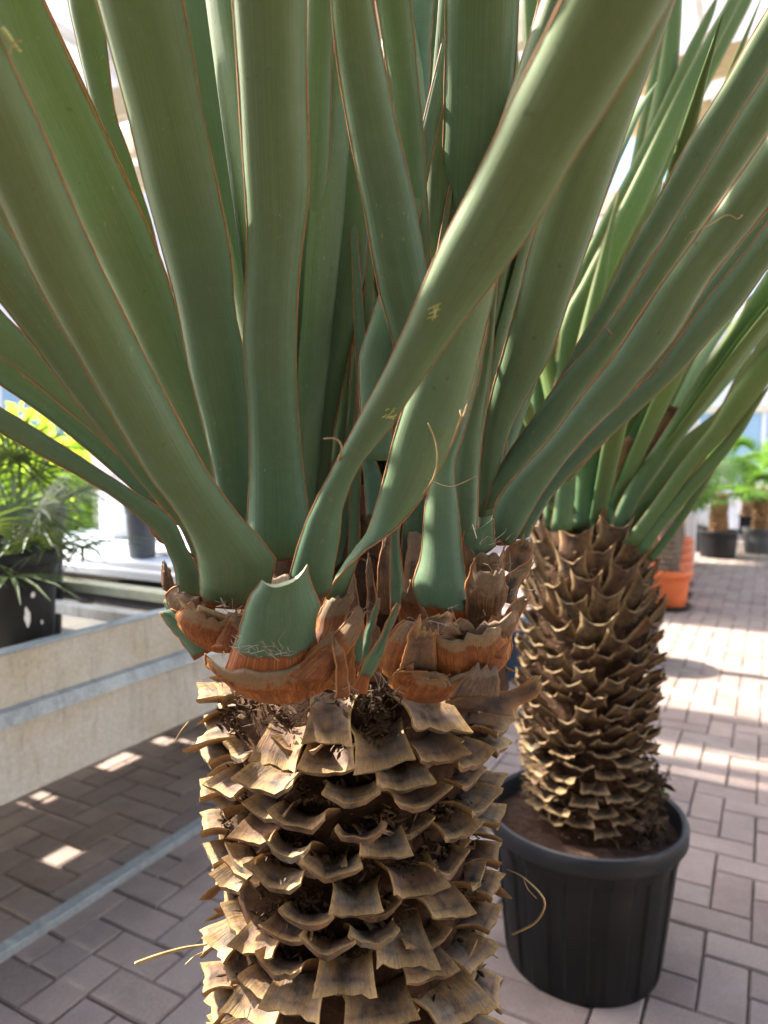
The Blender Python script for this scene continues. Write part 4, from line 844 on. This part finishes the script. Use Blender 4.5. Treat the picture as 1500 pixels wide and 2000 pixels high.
# ================================================================== the plant bench on the left
B0 = Vector((-0.965, 1.70, 0))
bn = thing('plant_bench', 'weathered pale metal plant bench with ribbed side and open cross bars', 'bench')
def bbox(name, m, u0, u1, v0, v1, z0, z1, parent=bn, o0=B0):
    mb = MB(); c = o0 + U * ((u0 + u1) / 2) + V * ((v0 + v1) / 2) + Z * ((z0 + z1) / 2)
    mb.box(c, U, V, Z, abs(u1 - u0) / 2, abs(v1 - v0) / 2, abs(z1 - z0) / 2)
    o = mb.build(name, m, parent); md = o.modifiers.new('b', 'BEVEL'); md.width = 0.003; md.segments = 2; return o
UE = 2.3
def profile(name, m, u0, u1, pts, parent=bn):
    """extruded side profile (v, z)"""
    n = 24; vv = []; ff = []
    for i in range(n + 1):
        for (v, z) in pts:
            u = u0 + (u1 - u0) * i / n
            vv.append(B0 + U * u + V * (v + .003 * noise.noise((u * 2.3, z * 9, 0))) + Z * (z + .002 * noise.noise((u * 3, v * 9, 5))))
    k = len(pts)
    for i in range(n):
        for j in range(k): ff.append((i * k + j, i * k + (j + 1) % k, (i + 1) * k + (j + 1) % k, (i + 1) * k + j))
    ff.append(tuple(range(k))[::-1]); ff.append(tuple(n * k + j for j in range(k)))
    return obj(name, vv, ff, m, parent)
profile('side_panel', M['bench'], -1.6, UE, [(-.030, .405), (-.002, .405), (-.002, .768), (-.012, .768), (-.012, .635), (-.030, .612)])
profile('ledge', M['galv'], -1.6, UE, [(-.046, .598), (-.0305, .592), (-.0125, .622), (-.0135, .636), (-.036, .632)])
profile('top_rail', M['galv'], -1.6, UE, [(-.020, .770), (.012, .770), (.012, .781), (-.020, .779)])
for i, (uu, w_, zt, mm) in enumerate([(.52, .045, .772, 'alu'), (.80, .07, .778, 'cream'), (1.10, .05, .775, 'white'), (1.45, .05, .770, 'alu'), (-.1, .05, .70, 'alu'), (-.6, .05, .70, 'alu'), (1.9, .05, .76, 'alu')]):
    bbox('cross_bar', M[mm], uu - w_ / 2, uu + w_ / 2, .014, 1.55, zt - .035, zt)
tm = MB(); HOLES = {(8, 12), (9, 12), (9, 13), (6, 14), (7, 13), (5, 12), (11, 12), (3, 8), (2, 11), (12, 11)}
for i in range(-15, 22):
    for j in range(0, 15):
        if (i, j) not in HOLES: tm.box(B0 + U * (i * .1 + .05) + V * (j * .1 + .07) + Z * .560, U, V, Z, .0495, .0495, .006)
tm.build('tray', M['tray'], bn, kind='stuff')
for uu in (-1.2, 1.2, 2.1):
    for v_ in (.25, 1.4): bbox('leg', M['galv'], uu - .025, uu + .025, v_ - .025, v_ + .025, 0, .553)
bbox('back_panel', M['bench'], -1.6, UE, 1.552, 1.58, .405, .775)
rail = MB(); rail.box(B0 + U * .6 + V * .0 + Z * .012, U, V, Z, 2.2, .022, .012)
rl = rail.build('floor_rail', M['galv']); rl.modifiers.new('b', 'BEVEL').width = .002
tag(rl, 'flat galvanised steel rail lying on the paving under the plant bench', 'rail')
# a second table further along, with a blue-grey sheet
t2 = thing('display_table', 'low display table with a smooth blue-grey sheet top', 'table')
T0 = PZ(190, 1092, .78)
def tbox(name, m, u0, u1, v0, v1, z0, z1): return bbox(name, m, u0, u1, v0, v1, z0, z1, t2, Vector((T0.x, T0.y, 0)))
tbox('table_top', M['bluegrey'], .03, 2.4, -.9, 1.2, .765, .78)
tbox('edge_strip', M['white'], -.01, .028, -.9, 1.2, .745, .784)
tbox('raised_strip', M['white'], .22, .28, -.9, -.12, .782, .80)
for u_ in (.1, 2.3):
    for v_ in (-.8, 1.1): tbox('leg', M['galv'], u_ - .03, u_ + .03, v_ - .03, v_ + .03, 0, .764)

# ================================================================== palms and pots
def frond(parent, base, az, el, pet, rad, nseg, m, span=R(260), droop=0.25, segw=0.02, name='frond'):
    mb = MB(); d = Vector((math.sin(az) * math.cos(el), math.cos(az) * math.cos(el), math.sin(el)))
    side = Vector((math.cos(az), -math.sin(az), 0)); up = side.cross(d)
    hub = base + d * pet - Z * 0.04 * pet
    mid = (base + hub) / 2 + Z * .03 * pet
    for a, b_ in ((base, mid), (mid, hub)): mb.strip([a, b_], [.014, .011], side, .3)
    for i in range(nseg):
        f = (i / (nseg - 1) - .5) * span; e = d * math.cos(f) + side * math.sin(f)
        L = rad * (0.72 + 0.28 * math.cos(f * .7)) * random.uniform(.92, 1.06)
        pts = [hub + e * L * k + up * (.06 * L * k) - Z * (droop * L * k**2.2) for k in (0, .3, .65, 1)]
        nrm = e.cross(up)
        mb.strip(pts, [segw * .5, segw * 1.1, segw * .8, segw * .08], nrm, .12)
    return mb.build(name, M[m], parent)
def fan_palm(label, c, r, h, potm, n, m, trunk=0, pet=.25, rad=.28, nseg=16, group=None, ptaper=.78, ribs=0, els=(15, 80), segw=.02, seg=40, trunk_r=.06, azs=(0, 360), wrap=None):
    t = thing('potted_palm', label, 'palm', group=group)
    pot(t, c, r, r * ptaper, h, M[potm], ribs=ribs, seg=seg, lip=min(.04, h * .14))
    z = c[2] + h * .88
    if trunk:
        mb = MB(); prof = []
        for i in range(26):
            k = i / 25; prof.append((trunk_r * (1.15 - .3 * k) * (1 + .12 * (i % 2)), k * trunk))
        prof.append((.002, trunk + .02)); mb.lathe((c[0], c[1], z), prof, 18, lambda an, zz: 1 + .2 * noise.noise((math.cos(an) * 4, math.sin(an) * 4, zz * 20 + c[0]))); mb.build('trunk', M['palmtrunk'], t)
        fb = MB()
        for _ in range(260):
            an = random.uniform(0, 6.283); o_ = Vector((math.cos(an), math.sin(an), 0)); p = Vector((c[0], c[1], z + random.uniform(0, trunk))) + o_ * trunk_r * .95
            fb.strip([p, p + o_ * .03 + Z * random.uniform(0, .06)], [.018, .002], o_.cross(Z), .1)
        fb.build('trunk_fibre', M['palmtrunk'], t, kind='stuff')
        z += trunk
    for i in range(n):
        az = R(azs[0]) + R(azs[1] - azs[0]) * (i + random.uniform(.2, .8)) / n; el = R(random.uniform(*els))
        frond(t, Vector((c[0], c[1], z)), az, el, pet * random.uniform(.75, 1.2), rad * random.uniform(.85, 1.1), nseg, m, segw=segw, droop=random.uniform(.15, .45))
    return t
pA = fan_palm('bushy fan palm in a black pot with white label remains on the plant bench', Vector((-1.09, 2.02, .570)), .150, .425, 'pot', 16, 'fan', pet=.20, rad=.25, nseg=17, els=(2, 72), segw=.011)
lb = MB()
for (x, y, w_, h_) in ((52, 1205, 6, 20), (63, 1162, 5, 6), (80, 1215, 3, 5)):
    t_ = PC(x, y, -1.09, 2.02, .134)
    e = Vector((-(t_.y - 2.02), t_.x + 1.09, 0)).normalized(); nn = Vector((t_.x + 1.09, t_.y - 2.02, 0)).normalized(); s_ = 2.0 / F
    ring = []; n0 = len(lb.v)
    for k in range(14):
        an = k / 14 * 6.2832; q = random.uniform(.7, 1.1); lb.v.append(t_ + nn * .0035 + e * (math.cos(an) * w_ * s_ * q) + Z * (math.sin(an) * h_ * s_ * q))
    lb.f.append(tuple(range(n0, n0 + 14)))
lb.build('label_remains', M['white'], pA)
fan_palm('fan palm in a dark pot standing behind the bushy palm on the bench', Vector((-1.34, 2.62, .570)), .155, .50, 'pot', 13, 'fan', pet=.24, rad=.26, nseg=16, els=(5, 75), segw=.011)
gp = thing('plant_pot', 'small empty grey pot with a pale rim on the blue-grey table', 'pot')
c_ = PZ(278, 1088, .781); pot(gp, (c_.x, c_.y, .784), .078, .062, .26, M['potgrey'], seg=40, lip=.03)
bp = thing('plant_pot', 'dark blue plastic pot on the paving behind the scaly yucca trunk', 'pot')
c_ = PZ(1000, 1335, 0); pot(bp, (c_.x, c_.y + .2, 0), .21, .17, .30, M['potblue'], seg=48)
# three palms at the end of the path
for (x, y, wpx, mm, lab, tr) in ((1355, 1078, 68, 'potgrey', 'palm with fibrous trunk in a worn grey tub between orange pots and black tub', .42), (1416, 1092, 76, 'pot', 'palm in a squat black tub standing out on the path between two others', .40), (1502, 1084, 70, 'potgrey', 'palm in a grey tub next to the tall white bundle', .45)):
    c_ = PZ(x, y, 0); c_.y += .2; r_ = wpx / 2 / F * c_.y
    fan_palm(lab, c_, r_, r_ * 1.42, mm, 9, 'fan2', trunk=tr + .08, pet=.40, rad=.46, nseg=18, els=(-8, 60), segw=.04, trunk_r=.10, ptaper=.84)
for i in range(3):
    c_ = PZ(1300 + 120 * i, 1070, 0) + Vector((.25, 1.4 + .1 * i, 0))
    fan_palm(('tall fan palm behind the grey tub at the end of the path', 'fan palm with pale arching fronds behind the squat black tub', 'fan palm behind the tall white bundle')[i], c_, .24, .32, 'pot', 10, 'fan2', trunk=.85, pet=.5, rad=.52, nseg=18, els=(-5, 65), segw=.04, trunk_r=.09)
# row of orange pots beside the path
OP = [(2.36, 5.85), (2.58, 6.35), (2.82, 6.90), (3.08, 7.50), (3.36, 8.15)]
words = ['first and nearest the black tub', 'second from the black tub', 'middle', 'fourth from the black tub', 'last, nearest the grey tub']
for (x, y), wd in zip(OP, words):
    t = thing('potted_palm', 'small palm in an orange pot, %s of the row' % wd if 'first' not in wd else 'small palm in an orange pot, first of the row beside the black tub', 'palm', group='orange pots along the path')
    pot(t, (x, y, .03), .19, .14, .30, M['terra'], seg=40, lip=.06)
    mb = MB(); mb.lathe((x, y, 0), [(.002, .001), (.17, .001), (.20, .035), (.19, .035), (.16, .012), (.002, .012)], 32); mb.build('saucer', M['pot'], t, True)
    mb = MB(); mb.lathe((x, y, .27), [(.085 * (1 - .25 * i / 20) * (1 + .15 * (i % 2)), .45 * i / 20) for i in range(21)] + [(.002, .47)], 16); mb.build('trunk', M['bark'], t)
    for k in range(9): frond(t, Vector((x, y, .72)), R(40 * k + random.uniform(0, 30)), R(random.uniform(20, 75)), .3, .32, 14, 'fan2', segw=.03)
# bundles wrapped in white plastic film behind the far palms
for i, (x, y, lab) in enumerate(((1452, 1062, 'tall plant bundle wrapped in crumpled white plastic film'), (1385, 1060, 'low bundle of white plastic film behind the black tub'))):
    c_ = PZ(x, y, 0) + Vector((0, .9, 0)); mb = MB(); hh = (1.15, .7)[i]
    prof = [(.002, 0)] + [(.33 * (1 - .35 * (k / 14)), hh * k / 14) for k in range(15)] + [(.002, hh + .03)]
    mb.lathe((c_.x, c_.y, 0), prof, 40, lambda an, z: 1 + .22 * noise.noise((math.cos(an) * 3, math.sin(an) * 3, z * 5 + i * 9)) + .10 * noise.noise((math.cos(an) * 9, math.sin(an) * 9, z * 13)))
    tag(mb.build('wrapped_bundle', M['plastic']), lab, 'bundle')
# sunlit shrubs behind the bench, and strap-leaved plants behind the yuccas
def shrub(label, c, rx, rz, n, m, ls, group=None):
    t = thing('shrub', label, 'shrub', group=group)
    mb = MB(); st = MB()
    for k in range(14):
        d = Vector((random.gauss(0, 1), random.gauss(0, 1), abs(random.gauss(0, 1)) + .8)).normalized()
        st.tube([c, c + Vector((d.x * rx, d.y * rx, d.z * rz)) * .5 + Z * .1, c + Vector((d.x * rx, d.y * rx, d.z * rz * 1.4))], [.012, .008, .003], 5)
    for k in range(n):
        d = Vector((random.gauss(0, 1), random.gauss(0, 1), random.gauss(0, 1))).normalized(); r_ = random.random()**.4
        q = 1 + .35 * noise.noise(d * 2.2 + c)
        p = c + Z * rz + Vector((d.x * rx, d.y * rx, d.z * rz)) * r_ * q
        a = (d + Vector((random.gauss(0, .6), random.gauss(0, .6), random.gauss(-.1, .5)))).normalized(); L = ls * random.uniform(.6, 1.3)
        mb.strip([p, p + a * L * .45, p + a * L - Z * L * .2], [L * .1, L * .5, L * .05], a.orthogonal() if k % 2 else a.cross(Z), .12)
    st.build('stem', M['bark'], t); mb.build('foliage', M[m], t); return t
for (x, z, D, rx, rz, lab) in ((60, 0, 5.2, .75, .75, 'sunlit yellow-green shrub behind the plant bench next to the bushy palm'), (170, 0, 6.4, .9, .8, 'sunlit yellow-green shrub to the left of the white post'), (270, 0, 5.6, .5, .62, 'small sunlit shrub to the right of the white post')):
    c_ = P(x, 890, D); c_.z = 0; shrub(lab, c_, rx, rz, 2600, 'bright', .12, 'sunlit shrubs behind the bench')
def strap(label, c, n, h, m):
    t = thing('strap_leaved_plant', label, 'plant')
    pot(t, c, .22, .18, .3, M['pot'], seg=32)
    tr = MB(); tr.tube([c + Z * .26, c + Z * h * .5, c + Z * h], [.05, .045, .04], 10); tr.build('trunk', M['bark'], t)
    for k in range(n):
        az = random.uniform(0, 6.283); el = R(random.uniform(20, 85)); L = random.uniform(.6, .9); mb = MB()
        d = Vector((math.sin(az) * math.cos(el), math.cos(az) * math.cos(el), math.sin(el)))
        mb.strip([c + Z * h + d * L * q - Z * .25 * L * q**2.5 * math.cos(el) for q in (0, .3, .6, .85, 1)], [.02, .04, .04, .025, .003], Vector((math.cos(az), -math.sin(az), 0)), .15)
        mb.build('leaf', M[m], t)
c_ = P(1230, 890, 4.3); c_.z = 0; strap('tall strap-leaved plant with glowing yellow-green leaves behind the scaly yucca', c_, 42, 1.75, 'thinleaf')
c_ = P(1345, 890, 5.3); c_.z = 0; strap('strap-leaved plant beyond the orange pots by the path', c_ + Vector((-.5, .4, 0)), 36, 1.9, 'thinleaf')

# ================================================================== greenhouse buildings, plus unseen ones added to shape the light
def hall(label, o0, u, v, length, height, depth, panel_w, name='greenhouse_hall', bands=(), glass=()):
    """o0: foot of the near corner; u along the facade, v away from the viewer"""
    t = thing(name, label, 'greenhouse')
    def bx(nm, m, a0, a1, b0, b1, z0, z1):
        mb = MB(); mb.box(o0 + u * ((a0 + a1) / 2) + v * ((b0 + b1) / 2) + Z * ((z0 + z1) / 2), u, v, Z, (a1 - a0) / 2, (b1 - b0) / 2, (z1 - z0) / 2); return mb.build(nm, m, t)
    rows = sorted(set([0.0] + [b for b in bands] + [height])); n = int(length / panel_w)
    for r_, (z0, z1) in enumerate(zip(rows, rows[1:])):
        for k in range(n): bx('pane' if r_ in glass else 'panel', M['glass'] if r_ in glass else M['panel'], k * panel_w + .03, (k + 1) * panel_w - .03, .02, .06, z0 + .03, z1 - .03)
    for k in range(n + 1): bx('mullion', M['white'], k * panel_w - .035, k * panel_w + .035, -.01, .09, 0, height)
    for z in rows[1:]: bx('beam', M['rustwhite'], -.04, n * panel_w + .04, -.03, .075, z - .06, z + .06)
    mb = MB(); W = n * panel_w; a = o0 + Z * (height + .065)
    mb.box(a + u * (W / 2) + v * (depth / 2) + Z * .55, u, (v * depth / 2 + Z * .55).normalized(), (Z * depth / 2 - v * .55).normalized(), W / 2 + .2, math.hypot(depth / 2, .55) + .1, .03); mb.build('roof', M['panel'], t)
    for q in (0, W): bx('end_wall', M['panel'], q - .03, q + .03, .10, depth, 0, height)
    return t
cL = P(-150, 890, 11.0); cL.z = 0
hall('white greenhouse hall with cream beams behind the sunlit shrubs', cL, Vector((.97, .243, 0)).normalized(), Vector((-.243, .97, 0)).normalized(), 6.6, 5.6, 4, 1.1, bands=(1.1, 2.8, 4.2), glass=(1,))
cR = P(1120, 890, 14.0); cR.z = 0
hall('low white greenhouse with blue glass beyond the far palms', cR, Vector((.93, -.368, 0)).normalized(), Vector((.368, .93, 0)).normalized(), 13.2, 3.6, 4, 1.1, bands=(.7, 2.1, 2.9), glass=(1,))
hall('long unseen white wall added beside the path to bounce light onto the plants', U * -2.0 - V * 5.2, U, -V, 15.4, 3.0, 4, 1.1, bands=(.9, 2.2))  # out of view; added as a reflector for light from the right
sh = thing('light_block_hall', 'unseen grey hall added to hold back front light from the plants', 'added light blocker')  # never in view; added to cut the fill light from the front
for (nm, mm, c0, hx, hy, hz) in (('wall', 'timber', (0, -4.2, 1.8), 6.0, .08, 1.8), ('light_block_roof', 'timber', (0, -2.65, 3.5), 6.2, 1.55, .06), ('side_wall', 'timber', (-6.0, -2.9, 1.6), .06, 1.2, 1.6)):
    mb = MB(); mb.box(Vector(c0), X, Y, Z, hx, hy, hz); mb.build(nm, M[mm], sh)
for x_ in (-5.8, -2.0, 2.0, 5.8):
    mb = MB(); mb.box(Vector((x_, -1.25, 1.715)), X, Y, Z, .06, .06, 1.715); mb.build('post', M['timber'], sh)
# roof canopies on posts
def canopy(label, slots, v0, v1, z, posts, bm='beam', extra=()):
    """slots: roof strips as (u0, u1) along the paving grid; open sky between them"""
    t = thing('roof_canopy', label, 'canopy')
    def bx(nm, m, a0, a1, b0, b1, z0, z1):
        mb = MB(); mb.box(U * ((a0 + a1) / 2) + V * ((b0 + b1) / 2) + Z * ((z0 + z1) / 2), U, V, Z, (a1 - a0) / 2, (b1 - b0) / 2, (z1 - z0) / 2); mb.build(nm, m, t)
    for (u0, u1) in slots:
        n = max(1, int(round((v1 - v0) / 1.2))); dv = (v1 - v0) / n
        for k in range(n): bx('roof_panel', M['roofpanel'], u0, u1, v0 + k * dv + .006, v0 + (k + 1) * dv - .006, z, z + .016)
        for k in range(1, n): bx('purlin', M['white'], u0 + .05, u1 - .05, v0 + k * dv - .02, v0 + k * dv + .02, z - .042, z - .002)
        for q in (u0, u1): bx('beam', M[bm], q - .035, q + .035, v0, v1, z - .15, z - .002)
    for (a0, a1, b0, b1) in extra: bx('roof_panel', M['roofpanel'], a0, a1, b0, b1, z, z + .016); bx('beam', M[bm], a0 - .07, a0 - .002, b0, b1, z - .15, z + .01)
    for (a, b_) in posts: bx('post', M['white'], a - .055, a + .055, b_ - .055, b_ + .055, 0, z - .152)
    return t
e = PZ(1390, 98, 4.0); eu, ev = e.dot(U), e.dot(V)
canopy('white roof canopy with ochre beams high above the path', ((eu - 2.6, eu), (eu + .04 + .035, eu + .75)), ev - 3.2, ev + 1.1, 4.0, ((eu, ev - 3.0), (eu - 2.5, ev - 3.0)))
canopy('slotted white canopy added to shade the path, over the plants behind the yuccas', ((1.64, 2.80), (3.16, 3.58), (5.58, 9.0)), .6, 5.2, 3.2, ((1.64, 5.1), (9.0, .8), (5.58, 5.1), (9.0, 5.1)), 'rustwhite', ((1.15, 1.60, 3.45, 5.2),))  # added shade: strips and gaps placed to throw sun bands on the path
po = P(207, 1030, 5.0); mb = MB(); mb.box(Vector((po.x, po.y, 1.6)), U, V, Z, .06, .06, 1.6); mb2 = MB()
pt = thing('support_post', 'white steel post among the sunlit shrubs', 'post'); mb.build('post', M['white'], pt)
mb2.box(Vector((po.x, po.y, .02)), U, V, Z, .12, .12, .02); mb2.build('base_plate', M['galv'], pt)
be = MB(); a, b_ = P(60, -40, 4.2), P(165, 62, 4.2); d = (b_ - a); mid_ = (a + b_) / 2
be.box(mid_ - d * 1.2, d.normalized(), d.normalized().cross(Y).normalized(), Y, d.length * 2.0, .055, .05)
bt = thing('roof_strut', 'rusty cream roof strut running up from a white post', 'beam')
be.build('strut', M['rustwhite'], bt)
end = mid_ + d * .8
pp = MB(); pp.box(Vector((end.x, end.y, end.z / 2)), U, V, Z, .06, .06, end.z / 2); pp.build('post', M['white'], bt)
